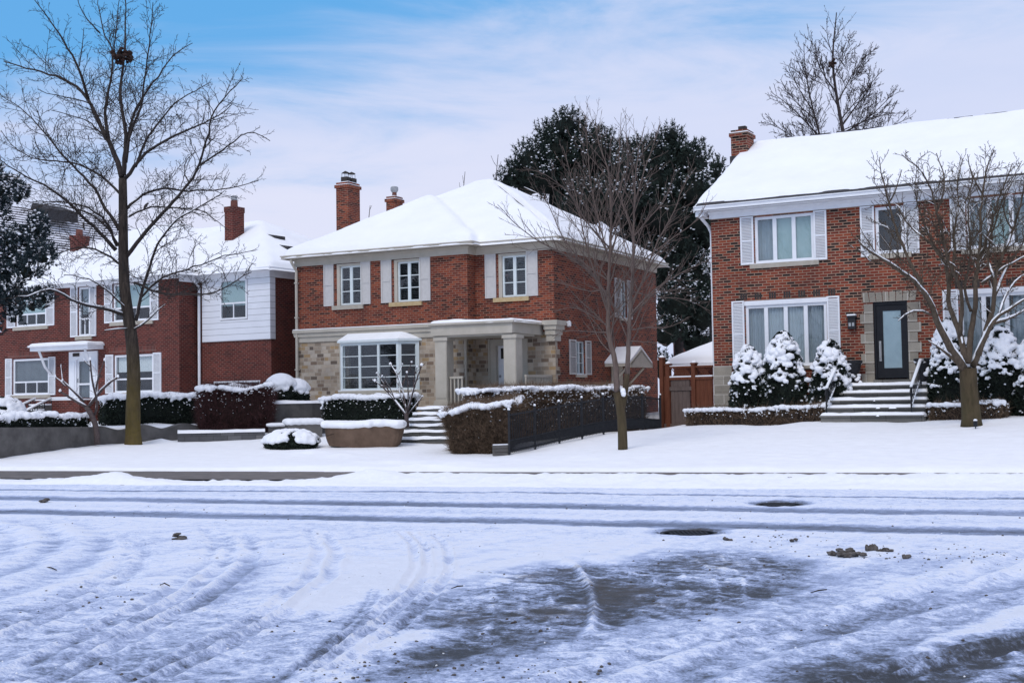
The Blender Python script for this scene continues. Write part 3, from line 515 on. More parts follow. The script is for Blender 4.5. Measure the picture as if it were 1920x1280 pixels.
# ------------------------------------------------------------------ building helpers (local axes: u along the front, v to the back, z up)
def fT(v0): return lambda a, d, z: (a, v0+d, z)          # front facing -v
def rT(u1): return lambda a, d, z: (u1-d, a, z)          # side wall facing +u
def lT(u0): return lambda a, d, z: (u0+d, a, z)          # side wall facing -u
def bT(v1): return lambda a, d, z: (a, v1-d, z)
def house(Hf, name, label, zb, cat='house', group=None):
    t = thing(name, (Hf.O[0], Hf.O[1], zb), label, cat, -Hf.a, group); t['_zb'] = 0.; del t['_zb']; return t
class Ctx:                        # builds parts of one thing whose mesh z is world z
    def __init__(s, root, zb): s.root = root; s.off = (0, 0, zb)
    def part(s, name, mat, fn, parent=None, T=None, smooth=False):
        mb = MB(); mb.T = T; fn(mb); return mb.build(name, mat, parent or s.root, smooth, s.off)
def wall_fn(a0, a1, z0, z1, holes=(), depth=.12):
    def fn(mb):
        A = sorted({a0, a1, *[h[0] for h in holes], *[h[1] for h in holes]}); Z = sorted({z0, z1, *[h[2] for h in holes], *[h[3] for h in holes]})
        for i in range(len(A)-1):
            for j in range(len(Z)-1):
                ca, cz = (A[i]+A[i+1])/2, (Z[j]+Z[j+1])/2
                if any(h[0] < ca < h[1] and h[2] < cz < h[3] for h in holes): continue
                mb.face((A[i], 0, Z[j]), (A[i+1], 0, Z[j]), (A[i+1], 0, Z[j+1]), (A[i], 0, Z[j+1]))
        for h in holes:
            x0, x1, y0, y1 = h; d = depth
            mb.face((x0, 0, y0), (x0, 0, y1), (x0, d, y1), (x0, d, y0)); mb.face((x1, 0, y0), (x1, d, y0), (x1, d, y1), (x1, 0, y1))
            mb.face((x0, 0, y1), (x1, 0, y1), (x1, d, y1), (x0, d, y1)); mb.face((x0, 0, y0), (x0, d, y0), (x1, d, y0), (x1, 0, y0))
    return fn
def bx(*b):
    def fn(mb):
        for q in b: mb.box(*q)
    return fn
def window(c, T, a0, a1, z0, z1, cols=1, rows=1, mat='white_paint', fr=.06, mull=.08, mt=.024, sb=.07, back=None, backmat=None, sash=None, glass='window_glass', label=None, room=True):
    w = [1]*cols if isinstance(cols, int) else cols; n = len(w); iw = (a1-a0-2*fr-(n-1)*mull)/sum(w); X = []; x = a0+fr
    for k in w: X.append((x, x+k*iw)); x += k*iw+mull
    zi0, zi1 = z0+fr, z1-fr
    def frame(mb):
        mb.box(a0, a1, sb, sb+.07, z0, zi0); mb.box(a0, a1, sb, sb+.07, zi1, z1); mb.box(a0, a0+fr, sb, sb+.07, zi0, zi1); mb.box(a1-fr, a1, sb, sb+.07, zi0, zi1)
        for (p, q), (r, s) in zip(X, X[1:]): mb.box(q, r, sb+.003, sb+.068, zi0, zi1)
        for p, q in X:
            rr = [zi0+(zi1-zi0)*k/rows for k in range(1, rows)] if isinstance(rows, int) else [zi0+(zi1-zi0)*k for k in rows]
            for z in rr: mb.box(p, q, sb+.012, sb+.05, z-mt/2, z+mt/2)
        if sash: # lower sliding pair: (height fraction, divisions)
            zz = zi0+(zi1-zi0)*sash[0]; p, q = X[0][0], X[-1][1]; mb.box(p, q, sb+.008, sb+.06, zz-.03, zz+.03)
            for k in range(1, sash[1]): xx = p+(q-p)*k/sash[1]; mb.box(xx-.022, xx+.022, sb+.010, sb+.055, zi0, zz-.03)
    o = c.part('window', mat, frame, T=T)
    if label: o['label'] = label
    c.part('pane', glass, lambda mb: [mb.box(p, q, sb+.028, sb+.034, zi0, zi1) for p, q in X], o, T)
    if room: c.part('room_backdrop', 'unlit_room', lambda mb: mb.box(a0+.02, a1-.02, sb+.34, sb+.36, z0+.02, z1-.02), o, T)  # near-black sheet paints the darkness of the unlit room
    if back:
        for (nm, mt_, fn) in back: c.part(nm, mt_, lambda mb, fn=fn: fn(mb, X, zi0, zi1, sb+.1), o, T)
    return o
def slats(dz=.055, top=0., bot=0.):
    def fn(mb, X, z0, z1, d):
        for p, q in X:
            z = z1-.02-top
            while z > z0+bot: mb.face((p, d, z), (q, d, z), (q, d+.03, z-.022), (p, d+.03, z-.022)); z -= dz
    return fn
def flat(k0=0., k1=1., only=None, dd=0):
    def fn(mb, X, z0, z1, d):
        for i, (p, q) in enumerate(X):
            if only is None or i in only: mb.box(p-.02, q+.02, d+dd, d+dd+.004, z0+(z1-z0)*k0, z0+(z1-z0)*k1)
    return fn
def folds(only=None, amp=.022, wl=.11, k0=0., k1=1., a=0., b=1., gap=None):
    def fn(mb, X, z0, z1, d):
        for i, (p, q) in enumerate(X):
            if only is not None and i not in only: continue
            p2, q2 = p-.02+(q-p)*a, q+.02-(q-p)*(1-b); n = max(6, int((q2-p2)/.016)); rows = []
            for t in np.linspace(0, 1, n):
                x = p2+(q2-p2)*t; rows.append([(x, d+.03+amp*sin(2*pi*x/wl+.8*sin(x*9)), z) for z in (z0+(z1-z0)*k0, z0+(z1-z0)*k1)])
            for r, s in zip(rows, rows[1:]): mb.face(r[0], s[0], s[1], r[1])
    return fn
def sill(c, o, T, a0, a1, z0, z1, mat='stone_sill', d=.06, snow=.02):
    c.part('sill', mat, bx((a0, a1, -d, .07, z0, z1)), o, T)
    if snow: c.part('snow', 'snow', bx((a0+.02, a1-.02, -d+.012, .068, z1, z1+snow)), o, T)
def shutter(c, T, a0, a1, z0, z1, mat='white_paint', louvre=True, d=.045):
    def fn(mb):
        b = .045; mb.box(a0, a0+b, -d, 0, z0, z1); mb.box(a1-b, a1, -d, 0, z0, z1)
        for zz in (z0, (z0+z1)/2-b/2, z1-b): mb.box(a0+b, a1-b, -d, 0, zz, zz+b)
        if louvre:
            z = z0+b
            while z < z1-b-.03: mb.face((a0+b, -d+.004, z), (a1-b, -d+.004, z), (a1-b, -.008, z+.042), (a0+b, -.008, z+.042)); z += .044
        else:
            for q, r in ((z0+b, (z0+z1)/2-b/2), ((z0+z1)/2+b/2, z1-b)): mb.box(a0+b, a1-b, -d+.018, -.004, q, r)
    return c.part('shutter', mat, fn, T=T)
def hip_polys(mb, u0, u1, v0, v1, z, s, th=.06):
    W, D = u1-u0, v1-v0; h = min(W, D)/2; z2 = z+s*h
    r = ((u0+h, v0+h), (u1-h, v0+h)) if W >= D else ((u0+h, v0+h), (u0+h, v1-h))
    A, B = (r[0][0], r[0][1], z2), (r[1][0], r[1][1], z2); P = [(u0, v0, z), (u1, v0, z), (u1, v1, z), (u0, v1, z)]
    if W >= D: fs = [(P[0], P[1], B, A), (P[1], P[2], B), (P[2], P[3], A, B), (P[3], P[0], A)]
    else: fs = [(P[0], P[1], A), (P[1], P[2], B, A), (P[2], P[3], B), (P[3], P[0], A, B)]
    for f in fs: mb.face(*f)
    mb.face(*P[::-1])
def smin(a, b, k=.12): h = np.clip(.5+.5*(b-a)/k, 0, 1); return b*(1-h)+a*h-k*h*(1-h)
def snow_field(c, parent, u0, u1, v0, v1, step, hf, df, thick=.13, mat='snow_roof', seed=0., edge=.16, bare=None, name='snow'):
    """soft snow sheet: hf = roof height, df = distance from the outline of the snow (negative outside)"""
    us = np.arange(u0, u1+step, step); vs = np.arange(v0, v1+step, step); Ug, Vg = np.meshgrid(us, vs, indexing='ij')
    d = df(Ug, Vg)+.05*(fbm(Ug*2.5, Vg*2.5, seed, 3)-.5); k = np.sqrt(np.clip(d/edge, 0, 1)); t = thick*(.55+.9*fbm(Ug*.6, Vg*.6, seed+1, 4))*k + .03*(fbm(Ug*3, Vg*3, seed+2, 3)-.5)*k - .05*(1-np.clip(d/.04, 0, 1))
    if bare is not None: t = t*(1-bare(Ug, Vg)) - .06*bare(Ug, Vg)
    Z = hf(Ug, Vg)+t; n, m = Ug.shape; V = np.stack([Ug, Vg, Z], 2).reshape(-1, 3)-np.array(c.off); I = np.arange(n*m).reshape(n, m)
    F = np.stack([I[:-1, :-1], I[1:, :-1], I[1:, 1:], I[:-1, 1:]], 2).reshape(-1, 4); dm = d.reshape(-1); F = F[(dm[F] > -.06).any(1)]
    return mk(name, V, F, mat, parent, True)
def hip_h(u0, u1, v0, v1, z, s, k=.25):
    def fn(U, V): return z+s*smin(smin(U-u0, u1-U, k), smin(V-v0, v1-V, k), k)
    return fn
def rect_d(u0, u1, v0, v1): return lambda U, V: np.minimum(np.minimum(U-u0, u1-U), np.minimum(V-v0, v1-V))
def chimney(c, u0, u1, v0, v1, z0, z1, mat, corbel=True, parent=None):
    def fn(mb):
        mb.box(u0, u1, v0, v1, z0, z1-.22)
        if corbel: mb.box(u0-.05, u1+.05, v0-.05, v1+.05, z1-.22, z1-.1); mb.box(u0+.0, u1-.0, v0+.0, v1-.0, z1-.1, z1)
        else: mb.box(u0-.02, u1+.02, v0-.02, v1+.02, z1-.22, z1)
    return c.part('chimney', mat, fn, parent)
def balusters(mb, p0, p1, n, z0, z1, w=.012):
    for i in range(n+1):
        t = i/n; x, y = p0[0]+(p1[0]-p0[0])*t, p0[1]+(p1[1]-p0[1])*t; mb.box(x-w, x+w, y-w, y+w, z0(t) if callable(z0) else z0, z1(t) if callable(z1) else z1)
# ================================================================== middle house
ZB = .6; hm = house(M, 'house', 'middle two-storey brick and stone house with grey shutters, hipped snowy roof and a flat-roofed porch', ZB); c = Ctx(hm, ZB)
WM, VR, DM = 9.63, .5, 9.6; F0, F5, RS = fT(0), fT(VR), rT(WM)
zb0, zb1 = 3.97, 6.42
c.part('brick_wall', 'brick_orange', lambda mb: [setattr(mb, 'T', F0), wall_fn(0, 6.79, zb0-.1, zb1, [(1.71, 2.69, 4.76, 6.17), (4.02, 5.0, 4.76, 6.17)])(mb),
    setattr(mb, 'T', F5), wall_fn(6.79, WM, 3.6, zb1, [(7.68, 8.67, 4.76, 6.17)])(mb), setattr(mb, 'T', rT(6.79)), wall_fn(0, VR, 3.6, zb1)(mb),
    setattr(mb, 'T', RS), wall_fn(VR, DM, 0, zb1, [(2.08, 2.82, 2.26, 3.36), (5.98, 6.6, 4.3, 5.66)])(mb), setattr(mb, 'T', lT(0)), wall_fn(0, DM, 0, zb1)(mb), setattr(mb, 'T', bT(DM)), wall_fn(0, WM, 0, zb1)(mb)])
def quoin_side(mb):
    mb.T = RS; z = .3; i = 0
    while z < 3.2: mb.box(VR, VR+(.34 if i % 2 else .16), -.012, 0, z, z+.27); z += .275; i += 1
c.part('stone_wall', 'ashlar_stone', lambda mb: [setattr(mb, 'T', F0), wall_fn(0, 6.79, 0, 3.56, [(2.14, 4.9, 1.9, 3.42)])(mb), setattr(mb, 'T', F5), wall_fn(6.79, WM, 0, 3.6, [(7.22, 8.66, 1.2, 3.42)], .3)(mb), setattr(mb, 'T', rT(6.79)), wall_fn(0, VR, 0, 3.6)(mb), quoin_side(mb)])
tb = lambda u0, u1, v: [(u0, u1, v-.05, v, 3.56, 3.74), (u0-.03, u1+.03, v-.10, v, 3.74, 3.88), (u0-.06, u1+.06, v-.16, v, 3.88, 3.985)]
tbn = c.part('trim_band', 'greige_trim', lambda mb: [mb.box(*q) for q in tb(-.03, 6.3, 0)] + [mb.box(-.16, 0, 0, DM, 3.8, 3.985), mb.box(-.05, 0, 0, DM, 3.56, 3.8)])
c.part('snow', 'snow', bx((-.07, 6.3, -.15, -.01, 3.985, 4.01)), tbn)
c.part('cornice_block', 'greige_trim', bx((9.38, WM+.05, VR-.12, VR+.35, 3.30, 3.5), (9.36, WM+.09, VR-.16, VR+.39, 3.5, 3.66), (9.33, WM+.14, VR-.2, VR+.44, 3.66, 3.8), (9.30, WM+.19, VR-.24, VR+.48, 3.8, 3.95)))
EO = .38; ez = 6.46
def fri(mb):
    a, b = 6.19, ez
    mb.box(-.06, 6.85, -.06, 0, a, b); mb.box(6.79, 6.85, 0, VR-.06, a, b); mb.box(6.85, WM+.06, VR-.06, VR, a, b); mb.box(WM, WM+.06, VR, DM, a, b); mb.box(-.06, 0, 0, DM, a, b)
    mb.box(-.13, 6.92, -.13, -.062, b-.08, b-.02); mb.box(6.92, WM+.13, VR-.13, VR-.062, b-.08, b-.02); mb.box(WM+.062, WM+.13, VR, DM, b-.08, b-.02)
c.part('frieze', 'greige_trim', fri)
def gut(mb):
    o = EO; g0, g1 = ez-.02, ez+.10
    mb.box(-o, 6.79+o, -o, -o+.11, g0, g1); mb.box(6.68+o, 6.79+o, -o+.11, VR-o, g0, g1); mb.box(6.68+o, WM+o, VR-o, VR-o+.11, g0+.001, g1); mb.box(WM+o-.11, WM+o, VR-o+.11, DM+o, g0, g1); mb.box(-o, -o+.11, -o+.11, DM+o, g0, g1)
    mb.box(-o+.02, 6.77+o, -o+.12, 0, ez-.01, ez+.03); mb.box(6.7, WM+o-.02, VR-o+.12, VR+.05, ez-.008, ez+.028); mb.box(WM, WM+o-.12, VR, DM+o, ez-.006, ez+.026); mb.box(-o+.12, 0, 0, DM+o, ez-.01, ez+.02)
    for o2 in (.03,): mb.box(-o-o2, 6.79+o+o2, -o-o2, -o, g1-.035, g1+.002); mb.box(6.79+o, 6.79+o+o2, -o, VR-o-o2, g1-.035, g1+.002); mb.box(6.79+o+o2, WM+o+o2, VR-o-o2, VR-o, g1-.035, g1+.001); mb.box(WM+o, WM+o+o2, VR-o, DM+o, g1-.035, g1+.002)
c.part('gutter', 'greige_trim', gut)
def pipe(mb):
    mb.tube([(.02, -EO+.05, ez), (.02, -EO+.05, ez-.12), (.06, -.1, ez-.42), (.06, -.1, 1.0)], .05, 8)
    for z in (5.6, 4.4, 2.6): mb.box(0., .12, -.16, -.02, z, z+.04)
c.part('downpipe', 'greige_trim', pipe)
S = .59; rz = ez+.08; RA = (-EO, WM+EO, VR-EO, DM+EO); RB = (-EO, 6.79+EO, -EO, 7.0)
roof = c.part('roof', 'shingle', lambda mb: (hip_polys(mb, *RA, rz, S), hip_polys(mb, *RB, rz, S)))
ha, hb = hip_h(*RA, rz, S, .3), hip_h(*RB, rz, S, .25); dA, dB = rect_d(*RA), rect_d(*RB)
def hipbare(U, V):   # dark bare shingles along the right front hip
    a = (WM+EO)-U; b = V-(VR-EO); q = (a-b)/sqrt(2)
    return np.exp(-((q+.03)/(.085+.03*fbm(a*1.5, b*0, 2., 2)))**4)*sst(.35, .55, a)*sst(4.75, 4.4, a)
snow_field(c, roof, -EO-.05, WM+EO+.1, -EO-.05, DM+EO+.1, .075, lambda U, V: np.maximum(ha(U, V), hb(U, V)), lambda U, V: np.maximum(dA(U, V), dB(U, V))-.02, .17, seed=1., bare=hipbare)
# windows of the middle house
BL = [('blind', 'slat', slats())]
for T, a0, a1, sl_, sr, sm in ((F0, 1.71, 2.69, (1.16, 1.57), (2.69, 3.07), 'stone_sill'), (F0, 4.02, 5.0, (3.5, 3.91), (5.01, 5.41), 'yellow_sill'), (F5, 7.68, 8.67, (7.18, 7.58), (8.68, 9.08), 'yellow_sill')):
    c.part('casing', 'greige_trim', bx((a0, a0+.12, -.03, .07, 4.76, 6.17), (a0+.12, a1, -.03, .07, 6.1, 6.17)), T=T)
    o = window(c, T, a0+.12, a1, 4.77, 6.1, 2, 3, 'pale_frame', .06, .11, .028, .03, BL); sill(c, o, T, a0-.2, a1+.09, 4.62, 4.755, sm, .07, 0)
    for a, b in (sl_, sr): shutter(c, T, a, b, 4.76, 6.22, 'shutter_grey', False)
for a0, a1, z0, z1, w in ((2.08, 2.82, 2.26, 3.36, .5), (5.98, 6.6, 4.3, 5.66, .5)):
    o = window(c, RS, a0, a1, z0, z1, 2, 3, 'pale_frame', .05, .06, .022, .05, BL); sill(c, o, RS, a0-.05, a1+.05, z0-.09, z0-.003, 'greige_trim', .05, .02)
    shutter(c, RS, a0-w-.02, a0-.02, z0, z1+.03, 'shutter_grey', True); shutter(c, RS, a1+.02, a1+w*.9, z0, z1+.03, 'shutter_grey', True)
c.part('wall_lamp', 'white_paint', lambda mb: (mb.lathe((WM+.09, 1.4, 3.78), [(.03, 0), (.07, .02), (.075, .14), (.03, .2)], 10), mb.box(WM, WM+.09, 1.36, 1.44, 3.9, 3.96)))
# bay window
bay = c.part('bay_window', 'pale_frame', lambda mb: None or [mb.box(2.12, 4.42, -.45, -.38, 1.85, 1.93), mb.box(2.12, 4.42, -.45, -.38, 3.36, 3.46)] + [mb.box(x, x+.09, -.449, -.381, 1.93, 3.36) for x in (2.12, 2.845, 3.585, 4.33)]
    + [mb.box(2.21+.735*i, 2.845+.735*i+.02, -.44, -.40, z-.014, z+.014) for i in range(3) for z in (2.29, 2.645, 3.0)])
for (x0, x1) in ((1.95, 2.12), (4.95, 4.42)):
  def baysides(mb):
   if 1:
        P = lambda t, z, d=0: (x0+(x1-x0)*t, -.02+(-.43)*t, z)
        def bar(t0, t1, z0, z1):
            k = -.06 if x0 > x1 else .06
            mb.prism([(t0, z0), (t1, z0), (t1, z1), (t0, z1)], lambda t, z, e: (x0+(x1-x0)*t+k*e, -.02-.43*t+.02*e, z))
        bar(0, .14, 1.85, 3.46); bar(.86, .995, 1.85, 3.46); bar(.14, .86, 1.85, 1.93); bar(.14, .86, 3.36, 3.46)
        for z in (2.29, 2.645, 3.0): bar(.14, .86, z-.014, z+.014)
  c.part('bay_cheek', 'pale_frame', baysides, bay)
c.part('pane', 'window_glass', lambda mb: (mb.box(2.2, 4.34, -.418, -.412, 1.92, 3.37), mb.face((4.86, -.06, 1.92), (4.45, -.40, 1.92), (4.45, -.40, 3.37), (4.86, -.06, 3.37)), mb.face((2.03, -.06, 1.92), (2.10, -.40, 1.92), (2.10, -.40, 3.37), (2.03, -.06, 3.37))), bay)
def bayblind(mb):
    z = 3.34
    while z > 1.95:
        for i in range(3): mb.face((2.22+.735*i, -.34, z), (2.84+.735*i, -.34, z), (2.84+.735*i, -.30, z-.026), (2.22+.735*i, -.30, z-.026))
        mb.face((4.82, -.02, z), (4.45, -.33, z), (4.40, -.29, z-.026), (4.78, .02, z-.026)); z -= .062
c.part('blind', 'slat', bayblind, bay)
c.part('room_backdrop', 'unlit_room', bx((2.2, 4.8, .25, .27, 1.92, 3.4)), bay)  # dark sheet stands for the unlit room behind the bay
c.part('sill', 'greige_trim', lambda mb: mb.prism([(1.9, 0), (2.06, -.52), (4.46, -.52), (5.02, 0)], lambda a, b, t: (a, b, 1.66+.19*t)), bay)
c.part('snow', 'snow', lambda mb: mb.prism([(2.0, -.44), (2.08, -.51), (4.45, -.51), (4.9, -.1), (4.86, -.06), (4.42, -.455)], lambda a, b, t: (a, b, 1.85+.03*t)), bay)
c.part('stone_jamb', 'greige_trim', bx((1.78, 1.94, -.03, 0, 1.66, 3.56)))
br = c.part('bay_roof', 'pale_frame', lambda mb: mb.prism([(1.88, 0), (2.06, -.55), (4.48, -.55), (5.04, 0)], lambda a, b, t: (a, b, 3.46+.07*t)))
def bayroof(mb):
    A = [(1.9, 0, 3.55), (2.08, -.53, 3.55), (4.47, -.53, 3.55), (5.02, 0, 3.55)]; B = [(2.0, -.02, 3.78), (2.2, -.12, 3.78), (4.28, -.12, 3.78), (4.5, -.02, 3.78)]
    for i in range(3): mb.face(A[i], A[i+1], B[i+1], B[i])
    mb.face(*B); A0 = [(a, b, 3.53) for a, b, z in A]
    for i in range(3): mb.face(A0[i], A0[i+1], A[i+1], A[i])
c.part('snow', 'snow', bayroof, br)
# porch
PZ = 1.24; V0 = -1.62
po = c.part('porch', 'greige_trim', lambda mb: (mb.box(6.36, 9.22, V0, .0, 3.50, 3.86), mb.box(6.8, 9.22, 0, VR-.01, 3.50, 3.86), mb.box(6.30, 9.28, V0-.06, 0., 3.80, 3.885), mb.box(6.85, 9.28, .001, VR-.02, 3.80, 3.884), mb.box(6.42, 9.16, V0+.08, .0, 3.44, 3.50)))
snow_field(c, po, 6.25, 9.4, V0-.1, VR, .06, lambda U, V: 3.875+0*U, rect_d(6.33, 9.26, V0-.03, VR+.5), .09, seed=4., edge=.1)
for u in (6.47, 8.88):
    p = c.part('pillar', 'greige_trim', bx((u, u+.42, V0+.06, V0+.48, PZ+.18, 3.46), (u-.04, u+.46, V0+.02, V0+.52, 3.34, 3.44), (u-.05, u+.47, V0+.01, V0+.53, PZ+.02, PZ+.18), (u-.03, u+.45, V0+.03, V0+.51, PZ+.18, PZ+.24), (u+.02, u+.40, V0+.045, V0+.06, PZ+.32, 3.26)), po)
c.part('deck', 'step_stone', bx((6.36, 9.55, V0-.05, 0., .3, PZ), (6.8, 9.55, 0., VR-.005, .3, PZ-.002)), po)
for (x0, y0, x1, y1) in ((6.95, V0+.2, 7.35, V0+.2), (6.6, V0+.5, 6.6, -.05), (9.5, V0+.3, 9.5, VR-.05)):
    def rail(mb):
        n = max(2, int(math.hypot(x1-x0, y1-y0)/.11)); balusters(mb, (x0, y0), (x1, y1), n, PZ+.08, PZ+.93, .022)
        mb.box(min(x0, x1)-.035, max(x0, x1)+.035, min(y0, y1)-.035, max(y0, y1)+.035, PZ+.92, PZ+.99); mb.box(min(x0, x1)-.025, max(x0, x1)+.025, min(y0, y1)-.025, max(y0, y1)+.025, PZ+.05, PZ+.1)
    c.part('railing', 'greige_trim', rail, po)
dr = c.part('door', 'white_paint', lambda mb: (mb.box(7.5, 8.4, VR+.2, VR+.25, PZ+.03, 3.22), [mb.box(a, b, VR+.18, VR+.2, z0, z1) for a, b in ((7.58, 7.9), (8.0, 8.32)) for z0, z1 in ((1.45, 1.95), (2.1, 2.7))]))
c.part('pane', 'window_glass', bx((7.62, 8.28, VR+.185, VR+.2, 2.82, 3.12)), dr); c.part('room_backdrop', 'unlit_room', bx((7.6, 8.3, VR+.199, VR+.203, 2.8, 3.14)), dr)  # dark sheet behind the door glass stands for the unlit hall
c.part('handle', 'metal_grey', lambda mb: mb.lathe((7.58, VR+.16, 2.2), [(.02, 0), (.035, .02), (.035, .06), (.02, .08)], 8), dr)
c.part('door_frame', 'greige_trim', bx((7.22, 7.5, VR+.02, VR+.3, PZ, 3.42), (8.4, 8.66, VR+.02, VR+.3, PZ, 3.42), (7.5, 8.4, VR+.02, VR+.3, 3.22, 3.42), (7.24, 7.30, VR-.02, VR+.018, PZ, 3.44)), dr)
c.part('downpipe', 'greige_trim', lambda mb: mb.tube([(6.72, .15-.2, 3.45), (6.72, -.06, PZ)], .045, 8))
# chimneys of the middle house
for (xl, xr, yt, yb, v, corb) in ((630, 674, 343, 430, 5.6, 1), (724, 755, 369, 400, 8.2, 0)):
    u0, z1 = M.f(xl, yt, v); u1, _ = M.f((xl+xr)/2+1, yt, v); dv = .8 if corb else .6
    ch = chimney(c, u0, u1, v, v+dv, 7.2, z1, 'brick_orange')
    c.part('snow', 'snow', bx((u0-.04, u1+.04, v-.04, v+dv+.04, z1-.1, z1-.075), (u0+.02, u1-.02, v+.02, v+dv-.02, z1, z1+.03)), ch)
    if corb:
        for k, q in enumerate(((u0+.28, v+.25), (u1-.22, v+.55))):
            c.part('flue_pot', 'flue_dark', lambda mb: mb.box(q[0]-.14, q[0]+.14, v+.14, v+.42, z1, z1+.24) if k == 0 else mb.box(q[0]-.13, q[0]+.13, v+.46, v+.72, z1, z1+.22), ch)
            c.part('flue_cap', 'flue_dark', lambda mb: [mb.tube([(q[0]+a*.1, q[1]+b*.1, z1+.2), (q[0]+a*.1, q[1]+b*.1, z1+.40)], .01, 4) for a in (-1, 1) for b in (-1, 1)] + [mb.lathe((q[0], q[1], z1+.40), [(.2, 0), (.01, .09)], 4)], ch)
    else:
        uc, vc = (u0+u1)/2, v+.3; c.part('flue_pot', 'flue_clay', lambda mb: mb.lathe((uc, vc, z1), [(.1, 0), (.09, .2)], 10), ch); c.part('flue_cap', 'metal_grey', lambda mb: mb.lathe((uc, vc, z1+.2), [(.11, 0), (.16, .08), (.16, .2), (.13, .24)], 12), ch)
# side door canopy
vc_, zt = M.s_(1203, 655, WM+.95); hw = 1.05
cn = c.part('canopy', 'greige_trim', lambda mb: (mb.prism([(-hw, zt-.62), (hw, zt-.62), (hw, zt-.5), (0, zt-.02), (-hw, zt-.5)], lambda a, z, t: (WM+.88+.07*t, vc_+a, z)),
    mb.prism([(-hw, zt-.6), (-hw, zt-.5), (0, zt), (hw, zt-.5), (hw, zt-.6), (0, zt-.1)], lambda a, z, t: (WM+.95*t, vc_+a, z+.01)), [mb.tube([(WM+.02, vc_+s*.8, zt-1.3), (WM+.7, vc_+s*.8, zt-.62)], .05, 4) for s in (-1, 1)]))
c.part('snow', 'snow', lambda mb: (mb.prism([(-hw-.02, zt-.5), (0, zt+.01), (0, zt+.11), (-hw-.02, zt-.43)], lambda a, z, t: (WM+.93*t, vc_+a, z+.012)), mb.prism([(hw+.02, zt-.5), (0, zt+.01), (0, zt+.11), (hw+.02, zt-.43)], lambda a, z, t: (WM+.93*t, vc_+a, z+.012))), cn)
c.part('side_door', 'greige_trim', bx((WM, WM+.03, vc_-.5, vc_+.5, .8, 2.75)))
# ================================================================== right house
ZB = .7; hr = house(R, 'house', 'right two-storey house of mottled brick with white louvred shutters and a long gable roof', ZB); c = Ctx(hr, ZB)
UR, DR = 13.2, 9.0; F0 = fT(0)
HR = [(1.35, 3.11, 5.36, 6.74), (4.86, 5.64, 5.4, 6.72), (7.3, 9.02, 5.36, 6.74), (1.01, 3.42, 2.33, 4.27), (7.05, 9.45, 2.33, 4.27), (4.73, 5.67, 1.86, 4.06), (10.4, 11.9, 5.36, 6.74)]
def gable(mb):
    for u in (0, UR): mb.face((u, 0, 6.9), (u, DR, 6.9), (u, DR/2, 6.9+.535*DR/2))
c.part('brick_wall', 'brick_mixed', lambda mb: [setattr(mb, 'T', F0), wall_fn(0, UR, 0, 6.95, HR)(mb), setattr(mb, 'T', lT(0)), wall_fn(0, DR, 0, 6.95)(mb), setattr(mb, 'T', rT(UR)), wall_fn(0, DR, 0, 6.95)(mb), setattr(mb, 'T', bT(DR)), wall_fn(0, UR, 0, 6.95)(mb), setattr(mb, 'T', None), gable(mb)])
def soldier(mb):
    mb.T = F0
    for i in range(7):
        for k in range(3): x = .87+.435*i+.073*k; mb.box(x, x+.058, -.004, .02, 4.31, 4.505)
    for i in range(7):
        for k in range(3): x = 6.95+.435*i+.073*k; mb.box(x, x+.058, -.004, .02, 4.31, 4.505)
c.part('soldier_bricks', 'flue_dark', soldier)
c.part('quoin', 'quoin_stone', bx((-.02, .55, -.025, .3, 2.0, 2.39), (-.02, .82, -.025, .3, 1.62, 1.995), (-.02, .55, -.025, .3, 1.25, 1.615), (-.02, .95, -.025, .3, .6, 1.245)))
def surround(mb):
    z = 1.78; i = 0
    while z < 4.0: 
        w = .38 if i % 2 == 0 else .27; w2 = .2 if i % 2 == 0 else .3
        mb.box(4.73-w+.02, 4.73, -.03, .1, z, z+.268); mb.box(5.67, 5.67+w2+.06, -.03, .1, z, z+.268); z += .28; i += 1
    n = 8
    for k in range(n):
        x0, x1 = 4.47+(5.90-4.47)*k/n, 4.47+(5.90-4.47)*(k+1)/n; s = (k-(n-1)/2)*.012
        mb.prism([(x0+.006, 4.06), (x1-.006, 4.06), (x1-.006+s, 4.33), (x0+.006+s, 4.33)], lambda a, z, t: (a, -.03+.13*t, z))
c.part('door_surround', 'quoin_stone', surround)
c.part('frieze', 'white_paint', bx((-.03, UR+.03, -.05, 0, 6.79, 7.0), (-.06, UR+.06, -.10, -.052, 6.93, 6.99)))
c.part('gutter', 'white_paint', bx((-.36, UR+.36, -.47, -.36, 7.02, 7.15), (-.34, UR+.34, -.355, .02, 6.995, 7.03), (-.36, -.1, -.34, .3, 6.86, 6.995), (-.36, UR+.36, -.5, -.472, 7.12, 7.152)))
c.part('downpipe', 'white_paint', lambda mb: mb.tube([(-.22, -.30, 7.02), (-.22, -.30, 6.85), (-.12, .12, 6.6), (-.08, .25, 6.4), (-.08, .25, 1.)], .05, 8))
sl2 = .535; ze = 7.13; vr = 4.5
def gr_roof(mb):
    for (a, b) in ((-.45, vr), (DR+.45, vr)):
        za = ze; zb_ = ze+sl2*abs(b-a); mb.face((-.34, a, za), (UR+.34, a, za), (UR+.34, b, zb_), (-.34, b, zb_)); mb.face((-.34, a, za-.12), (UR+.34, a, za-.12), (UR+.34, b, zb_-.12), (-.34, b, zb_-.12))
        mb.face((-.34, a, za-.12), (-.34, a, za), (-.34, b, zb_), (-.34, b, zb_-.12)); mb.face((UR+.34, a, za-.12), (UR+.34, a, za), (UR+.34, b, zb_), (UR+.34, b, zb_-.12)); mb.face((-.34, a, za-.12), (UR+.34, a, za-.12), (UR+.34, a, za), (-.34, a, za))
roof = c.part('roof', 'shingle', gr_roof)
